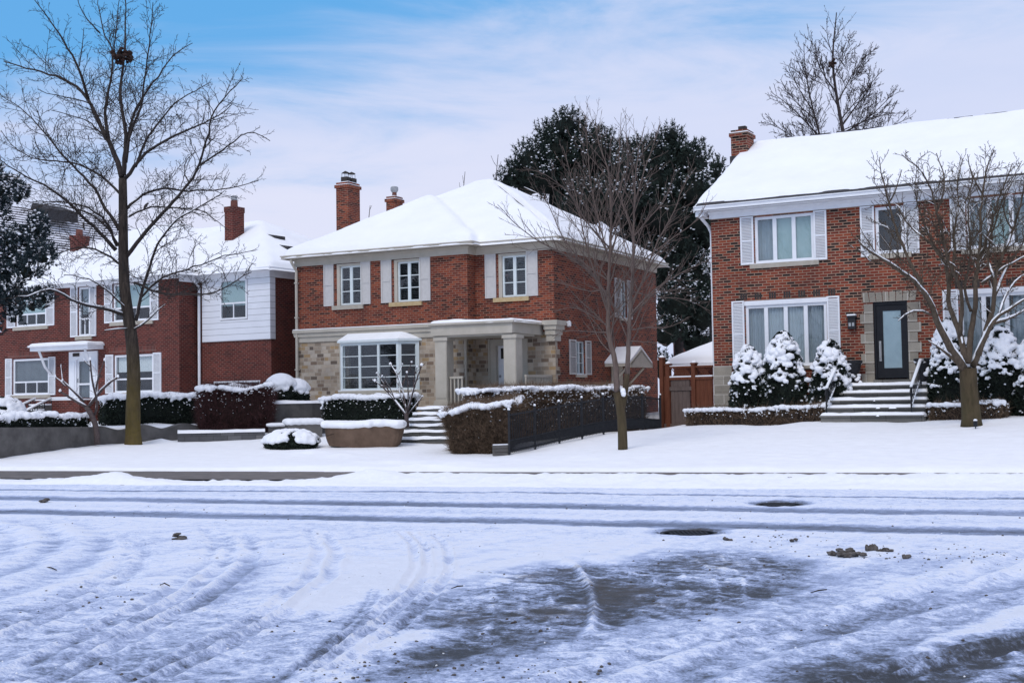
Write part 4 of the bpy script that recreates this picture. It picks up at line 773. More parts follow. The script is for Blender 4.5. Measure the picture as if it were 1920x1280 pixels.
def rakeb(mb):
    for a in (-.47, DR+.47): mb.prism([(a, ze-.16), (vr, ze-.16+sl2*abs(vr-a)), (vr, ze+.0+sl2*abs(vr-a)), (a, ze)], lambda v, z, t: (-.37+.03*t, v, z))
c.part('rake_board', 'white_paint', rakeb, roof)
gh = lambda U, V: ze+sl2*smin(V+.45, DR+.45-V, .12)
snow_field(c, roof, -.4, UR+.4, -.5, DR+.5, .085, gh, lambda U, V: np.minimum(rect_d(-.35, UR+.35, -.8, DR+.4)(U, V), V-(-.22-.13*sst(.5, 7, U)*0+.10*fbm(U*1.3, 0*U, 4., 4))), .16, seed=7., edge=.12)
c.part('ridge_cap', 'shingle', lambda mb: [mb.box(.9+k*.9, 1.45+k*.9+.3*((k*7) % 3)/3, vr+.02, vr+.16, ze+sl2*(vr+.45)+.05, ze+sl2*(vr+.45)+.165) for k in range(13)], roof)
WIN = dict(mat='white_paint', fr=.085, mull=.115, sb=.03)
o = window(c, F0, *HR[0], 3, 1, **WIN, back=[('blind', 'shade_green', flat(0, 1, (1, 2))), ('curtain', 'curtain', folds((0,), .02, .16))]); sill(c, o, F0, 1.2, 3.25, 5.22, 5.355, d=.07, snow=.015)
o = window(c, F0, *HR[1], 1, 1, **WIN); sill(c, o, F0, 4.67, 5.83, 5.26, 5.395, d=.07, snow=.015)
o = window(c, F0, *HR[2], 3, 1, **WIN, back=[('curtain', 'curtain', folds((0, 2), .02, .16)), ('blind', 'shade_green', flat(0, 1, (1,)))]); sill(c, o, F0, 7.15, 9.2, 5.22, 5.355, d=.07, snow=.015)
o = window(c, F0, 1.01, 3.42, 2.33, 4.14, 4, 1, **WIN, back=[('curtain', 'curtain', folds((0, 3), .025, .12)), ('sheer_curtain', 'sheer', folds((1, 2), .02, .09))])
c.part('header', 'white_paint', bx((.99, 3.44, -.03, .1, 4.14, 4.27)), o, F0); sill(c, o, F0, 1.0, 3.43, 2.24, 2.325, 'stone_sill', .06, .02)
o = window(c, F0, 7.05, 9.45, 2.33, 4.14, 4, 1, **WIN, back=[('curtain', 'curtain', folds((0, 2), .025, .14)), ('sheer_curtain', 'sheer', folds((1, 3), .025, .14, a=.25))])
c.part('header', 'white_paint', bx((7.03, 9.47, -.03, .1, 4.14, 4.27)), o, F0); sill(c, o, F0, 7.0, 9.5, 2.24, 2.325, 'stone_sill', .06, .02)
window(c, F0, *HR[6], 3, 1, **WIN, back=[('blind', 'shade_green', flat())])
for a, b, z0, z1 in ((.92, 1.32, 5.35, 6.77), (3.12, 3.49, 5.35, 6.77), (4.45, 4.84, 5.35, 6.77), (5.66, 6.05, 5.35, 6.77), (6.88, 7.28, 5.35, 6.77), (9.04, 9.42, 5.35, 6.77), (.60, .98, 2.33, 4.29), (3.44, 3.80, 2.33, 4.29), (6.62, 7.02, 2.33, 4.29), (9.48, 9.86, 2.33, 4.29)): shutter(c, F0, a, b, z0, z1)
dr = c.part('door', 'black_paint', bx((4.80, 4.98, .06, .12, 1.92, 3.96), (5.47, 5.6, .06, .12, 1.92, 3.96), (4.98, 5.47, .06, .12, 1.92, 2.2), (4.98, 5.47, .06, .12, 3.80, 3.96)))
c.part('door_frame', 'black_paint', bx((4.73, 4.795, .03, .14, 1.88, 4.06), (5.605, 5.67, .03, .14, 1.88, 4.06), (4.795, 5.605, .03, .14, 3.965, 4.06)), dr)
c.part('pane', 'frosted', bx((4.98, 5.47, .08, .09, 2.2, 3.80)), dr); c.part('handle', 'steel', lambda mb: [mb.tube([(4.89, -.0, 2.48), (4.89, -.0, 2.88)], .017, 8), mb.box(4.86, 4.92, .04, .06, 2.4, 2.96)], dr); c.part('threshold', 'step_stone', bx((4.7, 5.7, -.06, .12, 1.79, 1.88)), dr)
lt = c.part('wall_lantern', 'iron', bx((4.05, 4.26, -.16, -.02, 3.32, 3.64), (4.03, 4.28, -.18, -.0, 3.64, 3.70), (4.10, 4.21, -.02, 0, 3.4, 3.6))); c.part('snow', 'snow', bx((4.035, 4.275, -.175, -.005, 3.70, 3.74)), lt); c.part('lamp_glass', 'metal_grey', bx((4.075, 4.14, -.163, -.159, 3.4, 3.5), (4.17, 4.235, -.163, -.159, 3.4, 3.5)), lt)
u0, z1 = R.f(1370, 245, 3.5); u1, _ = R.f(1400, 245, 3.5)
ch = chimney(c, u0, u1, 3.5, 4.2, 6.9, z1, 'brick_mixed'); c.part('flue_pot', 'flue_dark', bx((u0+.17, u1-.13, 3.75, 3.95, z1, z1+.16)), ch); c.part('snow', 'snow', bx((u0-.04, u1+.04, 3.46, 4.24, z1-.1, z1-.07)), ch); c.part('flashing', 'shingle', bx((u0-.03, u1+.22, 3.44, 4.3, 9.02, 9.32)), ch)
# ================================================================== left house
ZB = .9; hl = house(L, 'house', 'left two-storey dark red brick house with a white clapboard corner bay and white shutters', ZB); c = Ctx(hl, ZB)
VL = -.92; F0, FL = fT(0), fT(VL); uc, _ = L.f(336, 600, VL); uf = lambda x, y: L.f(x, y, VL)[0]; UL = -16.5; DL = 9.2
HB = (-2.42, -1.08, 4.56, 6.03)
up = [(uf(212, 560), uf(282, 560), 4.66, 6.12), (uf(147, 580), uf(168, 580), 4.2, 6.12), (uf(30, 580), uf(86, 580), 4.72, 6.1)]; lo = [(uf(214, 700), uf(287, 700), 1.96, 3.4), (uf(24, 700), uf(91, 700), 1.96, 3.42)]; dh = (uf(131, 700), uf(184, 700), 1.8, 3.6)
c.part('brick_wall', 'brick_red', lambda mb: [setattr(mb, 'T', FL), wall_fn(UL, uc, 0, 6.2, up+lo+[dh])(mb), setattr(mb, 'T', rT(uc)), wall_fn(VL, 0, 0, 6.2)(mb), setattr(mb, 'T', F0), wall_fn(uc, 0, 0, 6.2, [HB, (-2.85, -.53, 1.7, 2.32)])(mb), setattr(mb, 'T', rT(0)), wall_fn(0, DL, 0, 6.2)(mb), setattr(mb, 'T', lT(UL)), wall_fn(VL, DL, 0, 6.2)(mb), setattr(mb, 'T', bT(DL)), wall_fn(UL, 0, 0, 6.2)(mb)])
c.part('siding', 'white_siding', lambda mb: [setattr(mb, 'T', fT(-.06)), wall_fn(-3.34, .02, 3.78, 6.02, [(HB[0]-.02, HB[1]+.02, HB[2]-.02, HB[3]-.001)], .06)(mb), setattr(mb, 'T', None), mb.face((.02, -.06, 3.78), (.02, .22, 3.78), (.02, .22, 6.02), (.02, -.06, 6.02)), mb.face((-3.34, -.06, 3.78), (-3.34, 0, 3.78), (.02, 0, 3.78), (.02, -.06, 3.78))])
o = window(c, F0, *HB, 1, 1, 'white_paint', .07, .06, .03, -.08, [('shade', 'shade_green', flat(.33, 1))], sash=(.4, 2))
o = window(c, F0, -2.85, -.53, 1.7, 2.32, 1, 1, 'white_paint', .06, sb=.02)
for (a0, a1, z0, z1), sh, w in ((up[0], (.42, .42), 'green'), (up[1], (.40, .36), 'none'), (up[2], (.5, .5), 'green'), (lo[0], (.42, .42), 'lace'), (lo[1], (.40, .40), 'grey')):
    bk = {'green': [('shade', 'shade_green', flat(.33, 1))], 'none': [('curtain', 'curtain', folds(None, .02, .1, k0=.45))], 'lace': [('curtain', 'lace', folds(None, .02, .1, k0=.55))], 'grey': [('shade', 'shade_grey', flat(.3, 1))]}[w]
    o = window(c, FL, a0, a1, z0, z1, 1, 1, 'white_paint', .08, sb=.03, back=bk, sash=(.34, 2 if w != 'grey' and w != 'green' else 3)); sill(c, o, FL, a0-.15, a1+.15, z0-.14, z0-.003, 'stone_sill', .05, .03)
    shutter(c, FL, a0-sh[0]-.03, a0-.03, z0-.02, z1+.03); shutter(c, FL, a1+.03, a1+sh[1]+.03, z0-.02, z1+.03)
[c.part('soldier_course', 'soldier_brick', bx((q[0]-.3, q[1]+.2, VL-.008, VL, 3.46, 3.68))) for q in lo]
a0, a1 = dh[0], dh[1]
ds = c.part('door_surround', 'white_paint', bx((a0, a0+.42, VL-.05, VL+.12, 1.8, 3.6), (a1-.42, a1, VL-.05, VL+.12, 1.8, 3.6), (a0+.42, a1-.42, VL-.05, VL+.12, 3.3, 3.6), (a0+.08, a0+.34, VL-.07, VL-.05, 1.95, 3.2), (a1-.34, a1-.08, VL-.07, VL-.05, 1.95, 3.2)))
dr = c.part('door', 'white_paint', bx((a0+.42, a0+.5, VL+.02, VL+.08, 1.82, 3.3), (a1-.5, a1-.42, VL+.02, VL+.08, 1.82, 3.3), (a0+.5, a1-.5, VL+.02, VL+.08, 2.3, 2.37), (a0+.5, a1-.5, VL+.02, VL+.08, 3.22, 3.3)))
c.part('pane', 'window_glass', bx((a0+.5, a1-.5, VL+.04, VL+.045, 1.82, 3.22)), dr); c.part('room_backdrop', 'shade_grey', bx((a0+.45, a1-.45, VL+.13, VL+.15, 1.8, 3.3)), dr); c.part('handle', 'metal_grey', bx((a0+.45, a0+.47, VL-.02, VL+.02, 2.4, 2.55)), dr)
c.part('house_number', 'flue_dark', bx((a0+.25, a0+.62, VL-.075, VL-.05, 3.42, 3.55)), ds)
b0, b1 = uf(86, 650), uf(194, 650); cp = c.part('canopy', 'white_paint', lambda mb: (mb.box(b0, b1, VL-.75, VL, 3.66, 3.80), mb.box(b0-.06, b1+.06, VL-.81, VL, 3.80, 3.88), [mb.tube([(x, VL-.03, 2.75), (x, VL-.32, 3.05), (x, VL-.6, 3.66)], .06, 4) for x in (b0+.35, b1-.35)]))
snow_field(c, cp, b0-.1, b1+.15, VL-.9, VL, .07, lambda U, V: 3.875+0*U, rect_d(b0-.05, b1+.05, VL-.8, VL+.5), .08, seed=14., edge=.1)
c.part('frieze', 'white_paint', bx((UL, uc+.05, VL-.06, VL, 6.14, 6.3), (uc, uc+.06, VL, -.08, 6.02, 6.3), (uc+.06, .06, -.12, 0, 6.02, 6.3), (0, .06, 0, DL, 6.02, 6.3)))
e = .34; c.part('gutter', 'white_paint', bx((UL-.3, uc+e, VL-e-.1, VL-e, 6.24, 6.35), (uc+e-.1, uc+e, VL-e, -e-.1, 6.241, 6.35), (uc+e, e, -e-.1, -e, 6.239, 6.35), (e-.1, e, -e, DL+e, 6.24, 6.349), (UL-.28, uc+e-.02, VL-e, VL+.1, 6.245, 6.275), (uc+.1, e-.12, -e, .1, 6.243, 6.274), (0, e-.1, .1, DL+e, 6.242, 6.273)))
pu, _ = L.f(374, 600, -.08); c.part('downpipe', 'white_paint', lambda mb: mb.tube([(pu, -e-.04, 6.26), (pu, -e-.04, 6.1), (pu, -.1, 5.85), (pu, -.1, 1.2)], .055, 8))
S3 = .50; rzl = 6.33; QA = (UL-.3, e, -e-.1, DL+e); QB = (UL-.3, uc+e, VL-e-.1, DL+e)
roof = c.part('roof', 'shingle', lambda mb: (hip_polys(mb, *QA, rzl, S3), hip_polys(mb, *QB, rzl, S3)))
qa, qb, da, db = hip_h(*QA, rzl, S3), hip_h(*QB, rzl, S3), rect_d(*QA), rect_d(*QB)
def bl2(U, V): return np.exp(-(((U+2.0)/.28)**2+((V-3.0)/.10)**2)**2)*0
snow_field(c, roof, UL-.35, e+.1, VL-e-.15, DL+e+.1, .1, lambda U, V: np.maximum(qa(U, V), qb(U, V)), lambda U, V: np.maximum(da(U, V), db(U, V))-.02, .18, seed=11.)
for (px, py) in ((520, 446), (543, 466)):
    v, z = None, None
    for k in np.arange(1.5, 9, .05):   # where that sight line meets the right slope
        u, z = L.f(px, py, k)
        if z < rzl+S3*(e-u)+.2 and u < e: v = k; break
    if v: c.part('roof_vent', 'shingle', lambda mb: mb.prism([(-.14, -.05), (.5, -.05), (.5, .14), (.3, .2), (-.14, .12)], lambda a, b, t: (u-a, v-.3+.6*t, rzl+S3*(e-u)+.14+b+.5*a*0)), roof)
for (xl, xr, yt, v, mt_) in ((421, 437, 388, 2.4, 0), (131, 145, 442, 1.6, 1)):
    u0, z1 = L.f(xl, yt, v); u1, _ = L.f(xr, yt, v); dv = .62
    ch = chimney(c, u0, u1, v, v+dv, 6.8, z1, 'brick_red', False); uc2 = (u0+u1)/2
    c.part('flue_pot', 'flue_clay', lambda mb: mb.lathe((uc2, v+.3, z1), [(.15, 0), (.14, .26)], 12), ch)
    if not mt_: c.part('flue_cap', 'metal_grey', lambda mb: mb.lathe((uc2, v+.3, z1+.26), [(.1, 0), (.12, .05), (.12, .14), (.15, .15), (.15, .18)], 10), ch); c.part('flashing', 'shingle', bx((u0-.04, u1+.12, v-.08, v+dv, 7.0, rzl+S3*(v+e)+.16)), ch)
# entrance landing and stair of the left house, snowy rails running down to the front garden
lu = L.f(66, 748, VL-1.1)[0]; st0 = (lu+.45, VL-1.1); stx = thing('entrance_stair', tuple(L.w(st0[0], st0[1], .9)), 'entrance stair with two snow-capped sloping black rails below the white door', 'steps', -L.a); cs = Ctx(stx, .9)
T0 = lambda u, v, z: (u-st0[0], v-st0[1], z); zR0, zR1 = L.f(66, 748, VL-1.1)[1], L.f(6, 779, VL-2.6)[1]
cs.part('landing', 'brick_red', bx((lu-.05, a1+.25, VL-1.1, VL-.01, .7, 1.72)), T=T0); cs.part('snow', 'snow', bx((lu-.05, a1+.25, VL-1.12, VL-.02, 1.72, 1.77)), T=T0)
for k in range(4):
    o = cs.part('step', 'concrete', bx((lu, lu+.98, VL-1.4-.33*k, VL-1.10-.33*k if k else VL-1.101, .7, 1.54-.19*k)), T=T0); cs.part('snow', 'snow', bx((lu+.01, lu+.97, VL-1.41-.33*k, VL-1.11-.33*k, 1.54-.19*k, 1.59-.19*k)), o, T=T0)
for u in (lu, lu+.95):
    def rl(mb):
        A, B = (u, VL-1.1, zR0), (u, VL-2.6, zR1); mb.tube([A, B, (u, VL-2.6, zR1-.75)], .022, 6); mb.tube([(u, VL-1.1, zR0-.55), (u, VL-2.6, zR1-.5)], .016, 5); mb.tube([A, (u, VL-1.1, zR0-.8)], .022, 5)
        n = 14; balusters(mb, (u, VL-1.1), (u, VL-2.6), n, lambda t: zR0+(zR1-zR0)*t-.55, lambda t: zR0+(zR1-zR0)*t, .010)
        for k in range(4): mb.tube([(u, VL-1.15, zR0-.1-.12*k), (u, VL-2.55, zR1-.05-.12*k)], .008, 4)
    rr = cs.part('railing', 'iron', rl, T=T0); cs.part('snow', 'snow', lambda mb: mb.tube([(u, VL-1.1, zR0+.04), (u, VL-1.9, (zR0+zR1)/2+.045), (u, VL-2.6, zR1+.03)], [.04, .05, .04], 7), rr, T=T0, smooth=True)
rr = cs.part('railing', 'iron', lambda mb: (mb.tube([(lu+.95, VL-1.08, zR0), (a1+.2, VL-1.08, zR0)], .022, 6), balusters(mb, (lu+.95, VL-1.08), (a1+.2, VL-1.08), 13, 1.75, zR0, .010)), T=T0); cs.part('snow', 'snow', lambda mb: mb.tube([(lu+.95, VL-1.08, zR0+.03), (a1+.2, VL-1.08, zR0+.03)], .035, 6), rr, T=T0)
# ================================================================== houses farther back
ub, zr = L.f(40, 388, 12.); B0v = 4.5; vb, _ = L.s_(222, 414, ub)
ZB = 1.; hb_ = house(House(L.w(ub, B0v, 0), 31.1), 'house', 'house behind the left one, its dark shingle roof striped by melting snow', ZB); c = Ctx(hb_, ZB)
ln = vb-B0v+.5; rw = 5.2
c.part('brick_wall', 'brick_red', lambda mb: [setattr(mb, 'T', rT(rw-.4)), wall_fn(.3, ln-.3, .0, zr-5.0)(mb), setattr(mb, 'T', lT(-rw+.4)), wall_fn(.3, ln-.3, .0, zr-5.)(mb), setattr(mb, 'T', None), [mb.face((-rw+.4, y, 0), (rw-.4, y, 0), (rw-.4, y, zr-5.), (0, y, zr-.1), (-rw+.4, y, zr-5.)) for y in (.3, ln-.3)]])
rf = c.part('roof', 'streaky_shingle', lambda mb: [mb.prism([(0, zr), (s*rw, zr-5.2), (s*rw, zr-5.4), (0, zr-.2)], lambda a, z, t: (a, ln*t, z)) for s in (1, -1)])
c.part('dormer', 'shingle', lambda mb: mb.prism([(-.2, zr-.35), (1.5, zr-.75), (1.5, zr-.15), (.2, zr+.3)], lambda a, z, t: (a, 12-B0v+.6+2.1*t, z)), rf)
c.part('vent_pipe', 'flue_dark', lambda mb: mb.lathe((.9, 12-B0v+3.6, zr-1.2), [(.14, 0), (.09, .25), (.06, .3), (.06, .65)], 8), rf)
c.part('window', 'white_paint', bx((rw-.4, rw-.35, 3, 4.2, 2, 3.2)))
# snowy garage between the middle and right houses
gu, gzv = R.f(1247, 678, 12.); ZB = 1.; hg = house(House(R.w(gu, 12, 0), 29.46), 'garage', 'low outbuilding with a snow-covered roof seen over the wooden gate', ZB, 'garage'); c = Ctx(hg, ZB)
c.part('brick_wall', 'brick_red', lambda mb: [mb.face((x0, y0, .6), (x1, y1, .6), (x1, y1, gzv-.1), (x0, y0, gzv-.1)) for x0, y0, x1, y1 in ((.3, .3, 6.7, .3), (6.7, .3, 6.7, 6.7), (6.7, 6.7, .3, 6.7), (.3, 6.7, .3, .3))])
rf = c.part('roof', 'shingle', lambda mb: hip_polys(mb, 0, 7, 0, 7, gzv-.1, .55)); c.part('fascia', 'white_paint', bx((0, 7, -.04, 0, gzv-.24, gzv-.08), (-.04, 0, -.04, 7, gzv-.24, gzv-.08)))
snow_field(c, rf, -.1, 7.1, -.1, 7.1, .1, hip_h(0, 7, 0, 7, gzv-.1, .55), rect_d(.02, 6.98, .02, 6.98), .16, seed=21.)
c.part('door', 'white_paint', bx((2, 5, .25, .3, .8, gzv-.35)))
fu, fz = R.f(1262, 632, 30); hf_ = house(House(R.w(fu, 30, 0), 29.46), 'house', 'distant brown brick house glimpsed between the dark pines and the right house', 1.); c = Ctx(hf_, 1.)
c.part('brick_wall', 'brick_red', lambda mb: [mb.face((x0, y0, 0), (x1, y1, 0), (x1, y1, fz), (x0, y0, fz)) for x0, y0, x1, y1 in ((0, 0, 8, 0), (8, 0, 8, 7), (8, 7, 0, 7), (0, 7, 0, 0))])
rf = c.part('roof', 'streaky_shingle', lambda mb: hip_polys(mb, -.3, 8.3, -.3, 7.3, fz, .5)); chimney(c, 1.2, 1.8, 1, 1.6, fz, fz+2.2, 'brick_orange', True, rf); c.part('window', 'white_paint', bx((3, 4.2, -.04, 0, fz-1.6, fz-.4)))
# ================================================================== steps, rails, urns and lantern at the right house
sr_ = thing('front_steps', tuple(R.w(5.1, -1.5, .75)), 'five broad snow-covered stone steps leading up to the black front door', 'steps', -R.a); cs = Ctx(sr_, .75); Ts = lambda a, d, z: (a-5.1, d+1.5, z)
NS = 5; z0_, z1_ = .74, 1.72; rise = (z1_-z0_)/NS; tr = .36; vb0 = -2.45
for k in range(NS):
    v0 = vb0+tr*k; ztop = z0_+rise*(k+1); a_, b_ = 3.82+.035*k, 6.52-.035*k; vend = v0+tr if k < NS-1 else -.001
    o = cs.part('step', 'step_stone', bx((a_+.02, b_-.02, v0+.04, vend, z0_-.2, ztop-.055), (a_, b_, v0, vend-.002 if k == NS-1 else vend+.03, ztop-.055, ztop)), T=Ts)
    us = np.arange(a_-.02, b_+.04, .03); vs_ = np.arange(v0-.03, vend+.04, .03)
    co_ = Ctx(o, .75); Ug, Vg = np.meshgrid(us, vs_, indexing='ij'); lim = v0+.012+.05*(fbm(Ug*3, Ug*0, k*3., 3)-.4)
    d = np.minimum(np.minimum(Vg-lim, vend+.02-Vg), np.minimum(Ug-a_-.01, b_-.01-Ug)); t = .075*(.7+.6*fbm(Ug*3, Vg*3, k*1., 3))*np.sqrt(np.clip(d/.06, 0, 1))-.03*(d < -.005)
    if k == NS-1: pth = np.exp(-((Ug-5.2)/.6)**2)*sst(-.5, -.25, Vg); t = t*(1-.6*pth)
    n, m = Ug.shape; V = np.stack([Ug-5.1, Vg+1.5, ztop+t-.75], 2).reshape(-1, 3); I = np.arange(n*m).reshape(n, m); F = np.stack([I[:-1, :-1], I[1:, :-1], I[1:, 1:], I[:-1, 1:]], 2).reshape(-1, 4); mk('snow', V, F, 'snow', o, True)
for (a, lab) in ((3.98, 'black iron stair rail with snow on its handrail, left side of the stone steps'), (6.18, 'black iron stair rail with snow on its handrail, right side of the stone steps')):
    rt = thing('stair_rail', tuple(R.w(a, vb0+.1, .8)), lab, 'railing', -R.a, 'iron rails of the front steps'); cr_ = Ctx(rt, .8); Tr = lambda x, d, z: (x-a, d-(vb0+.1), z)
    zl = lambda v: z0_+rise+(v-vb0)/tr*rise+.62; A, B = vb0+.12, vb0+.12+tr*3.6
    def rl(mb):
        mb.tube([(a, A-.1, zl(A)-.14), (a, A-.04, zl(A)-.05), (a, A, zl(A)), (a, B, zl(B)), (a, B+.5, zl(B))], .022, 6); mb.tube([(a, A, zl(A)-.48), (a, B, zl(B)-.48), (a, B+.5, zl(B)-.48)], .014, 5)
        for v, zb_ in ((A, z0_+rise), (B, z1_-.05), (B+.5, z1_)): mb.box(a-.018, a+.018, v-.018, v+.018, zb_, zl(min(v, B)))
        n = 9
        for i in range(1, n): v = A+(B-A)*i/n; mb.box(a-.008, a+.008, v-.008, v+.008, zl(v)-.48, zl(v))
        for i in range(0, n, 2): v = A+(B-A)*(i+.5)/n; mb.tube([(a, v+.05*cos(q), zl(v)-.24+.05*sin(q)) for q in np.linspace(0, 2*pi, 11)], .007, 4, False)
        for i in range(1, 4): v = B+.5*i/4; mb.box(a-.008, a+.008, v-.008, v+.008, zl(B)-.48, zl(B))
    cr_.part('frame', 'iron', rl, T=Tr)
    def rs(mb): mb.tube([(a, A+.02, zl(A)+.045), (a, B, zl(B)+.045), (a, B+.48, zl(B)+.045)], [.035, .045, .04], 7); mb.tube([(a, A+.1, zl(A)-.40), (a, B-.2, zl(B)-.52)], .025, 6)
    cr_.part('snow', 'snow', rs, T=Tr, smooth=True)
for (a, v, lab) in ((4.18, -.45, 'black urn planter heaped with snow left of the black door'), (6.2, -.42, 'black urn planter heaped with snow right of the black door, behind the iron rail')):
    t = thing('urn_planter', tuple(R.w(a, v, z1_)), lab, 'planter', -R.a, 'urns flanking the black door')
    mb = MB(); mb.box(-.2, .2, -.2, .2, 0, .08); mb.lathe((0, 0, .08), [(.17, 0), (.12, .04), (.15, .12), (.24, .34), (.29, .52), (.32, .56), (.32, .62), (.27, .63)], 18); mb.build('urn', 'iron', t, False)
    V, F = blobs(np.array([[0, 0, .62], [.12, .05, .64], [-.13, -.04, .63], [0, -.13, .62], [.03, .12, .63]]), [.24, .2, .2, .19, .2], IC2, .42, .03); fuse('snow', V, F, 'snow', .03, t)
    V, F = blobs(RNG.normal(size=(9, 3))*np.array([.07, .05, .12])+np.array([.24, -.2, .12]), .07, IC1, .7, .2); mk('snow', V, F, 'snow', t, True)
p = base(1822, 29.9); t = thing('stake_light', (p[0]-.02, p[1]-.30, gz(p[0], p[1]-.3)-.02), 'small black stake light in the snow before the right bare tree', 'garden light'); mb = MB(); mb.lathe((0, 0, 0), [(.012, -.1), (.012, .05), (.05, .06), (.05, .16), (.055, .165), (.02, .2)], 10); mb.build('lamp_body', 'iron', t); mb = MB(); mb.lathe((0, 0, .195), [(.045, 0), (.05, .02), (.02, .045)], 10); mb.build('snow', 'snow', t, True)
# ================================================================== walls, fences and steps of the front gardens
def wall_run(name, pts, top, lab, mat='concrete', th=.24, cap=None, scal=None, cat_='retaining wall'):
    c0 = pts[0]; t = thing(name, (c0[0], c0[1], gz(c0[0], c0[1])), lab, cat_); V = []; rows = []
    P = [np.array(p, float) for p in pts]; segs = []
    for a, b in zip(P, P[1:]):
        n = max(2, int(np.linalg.norm(b-a)/.07))
        for k in range(n): segs.append(a+(b-a)*k/n)
    segs.append(P[-1]); tot = len(segs); mb = MB(); prev = None
    for i, p in enumerate(segs):
        q = segs[min(i+1, tot-1)]-segs[max(i-1, 0)]; q = q/np.linalg.norm(q); nrm = np.array([-q[1], q[0], 0])
        zt_ = top(i/(tot-1)) + .008*(fbm(p[0]*3, p[1]*3, 2., 3)-.5); zb_ = gz(*(p-nrm*.12)[:2])-.25
        row = [tuple(p-nrm*.0+np.array([0, 0, 1])*0)[:2]+(zb_,), tuple(p)[:2]+(zt_,), tuple(p+nrm*th)[:2]+(zt_,), tuple(p+nrm*th)[:2]+(zb_,)]
        row = [np.array(r)-np.array([c0[0], c0[1], gz(c0[0], c0[1])]) for r in row]
        if prev is not None:
            for k in range(3): mb.face(prev[k], row[k], row[k+1], prev[k+1])
        else: mb.face(*row)
        prev = row; rows.append((p, nrm, zt_))
    mb.face(*prev[::-1]); mb.build('wall', mat, t)
    if cap:
        S_ = np.linspace(-.03, th+.04, 9); G = []
        for p, nrm, zt_ in rows:
            G.append([p[:2].tolist()+[0] for _ in S_]); 
            for j, s in enumerate(S_):
                k = np.sin(pi*np.clip((s+.03)/(th+.07), 0, 1))**.4; xy = p+nrm*(s+.03*(fbm(p[0]*4, p[1]*4, s*3, 2)-.5)); G[-1][j] = [xy[0]-c0[0], xy[1]-c0[1], zt_-gz(c0[0], c0[1])-.015+cap*k*(.6+.8*fbm(p[0]*1.7, p[1]*1.7, s, 3))]
        mb = MB(); mb.grid(np.array(G)); mb.build('snow', 'snow', t, True, uv=False)
    return t
wall_run('retaining_wall', [W0, W1], lambda t: 1.02-.11*t, 'long plain grey concrete retaining wall at the left edge under a low snowy hedge')
wall_run('retaining_wall', [W1-D12*.02+N12*.02, W2], lambda t: .80+.13*abs(cos(t*pi*2.6))**2.2, 'grey retaining wall with a scalloped top behind the big bare tree')
wall_run('garden_wall', [B0, B1], lambda t: .66, 'low snow-topped stone edging wall below the wine-brown hedge', 'paver_stone', .3, .09, cat_='garden wall')
q0, q1 = at(500, 800, 38.6), at(586, 800, 39.4); wall_run('garden_wall', [q0, q1, q1+np.array([.9, 1.5, 0])], lambda t: 1.48, 'tall grey block wall carrying the two domed shrubs beside the stone house', 'concrete', .5, .10, cat_='garden wall')
# flat stone slabs beside the block wall
for (px, py, D, sx, sy, h, rot, lab, sn) in ((568, 806, 37.4, .5, .55, .34, .3, 'large flat stone block tipped under thick snow left of the wrapped shrub box', .14), (531, 800, 37.9, .42, .3, .22, .1, 'small dark stone ledge with a snow cap behind the round low shrub', .08), (600, 812, 38.2, .4, .3, .16, 0, 'narrow stone tread with thin snow beside the dark green hedge', .05)):
    p = at(px, py, D); zg = gz(p[0], p[1]); t = thing('stone_slab', (p[0], p[1], zg), lab, 'stone', rot)
    mb = MB(); mb.box(-sx, sx, -sy, sy, -.2, h+.1); mb.build('stone', 'concrete', t); C = np.array([[x*sx*.8, y*sy*.8, h+.1] for x in (-1, -.5, 0, .5, 1) for y in (-1, -.4, .2, .8)]); V, F = blobs(C, .2, IC2, sn*4.2, .03); fuse('snow', V, F, 'snow', .04, t)
# steps of the middle house
ms0, ms1 = at(752, 832, 35.2), at(850, 829, 34.8); dirU = (ms1-ms0)/np.linalg.norm(ms1-ms0); ang = atan2(dirU[1], dirU[0]); zb_ = .25
t = thing('garden_steps', (ms0[0], ms0[1], zb_), 'flight of snow-dusted stone steps between the wrapped shrub box and the twiggy hedge', 'steps', ang); cs = Ctx(t, 0)
for k in range(6):
    o = cs.part('step', 'step_stone', bx((-.12*(k < 3), 2.0, .36*k, .36*(k+1)+(.6 if k == 5 else .03), -.2, .165*(k+1)-.045), (-.15, 2.02, .36*k-.03, .36*(k+1)+(.6 if k == 5 else 0), .165*(k+1)-.045, .165*(k+1))))
    mb = MB(); G = []
    for x in np.arange(-.14, 2.02, .06): G.append([(x, .36*k-.065+.42*s, (.165*(k+1)-.05 if s == 0 else .165*(k+1)-.004)+.10*sin(pi*min(1, .12+s*.9))**.5*(.5+fbm(np.array(x*2.), np.array(k*3.), s, 3))) for s in (0.0, .08, .2, .5, .8, .95)])
    mb.grid(np.array(G, float)); mb.build('snow', 'snow', o, True, uv=False)
# black iron fence
F0_, F1_ = at(955, 852, 31.), at(1239, 806, 38.4); fu_ = (F1_-F0_)/np.linalg.norm((F1_-F0_)[:2]); LN = np.linalg.norm((F1_-F0_)[:2])
t = thing('iron_fence', (F0_[0], F0_[1], gz(F0_[0], F0_[1])), 'black iron picket fence climbing the snow in front of the long brown hedge', 'fence'); z00 = gz(F0_[0], F0_[1])
def fp(s): p = F0_+fu_*s; return p[0]-F0_[0], p[1]-F0_[1], gz(p[0], p[1])-z00
NBAY = 7
for b in range(NBAY+1):
    x, y, z = fp(LN*b/NBAY); mb = MB(); mb.box(x-.026, x+.026, y-.026, y+.026, z-.15, z+1.08); mb.lathe((x, y, z+1.08), [(.03, 0), (.035, .02), (.005, .09)], 6); o = mb.build('post', 'iron', t)
    V, F = blobs(np.array([[x, y, z+1.14]]), .04, IC1, 1, .1); mk('snow', V, F, 'snow', o, True)
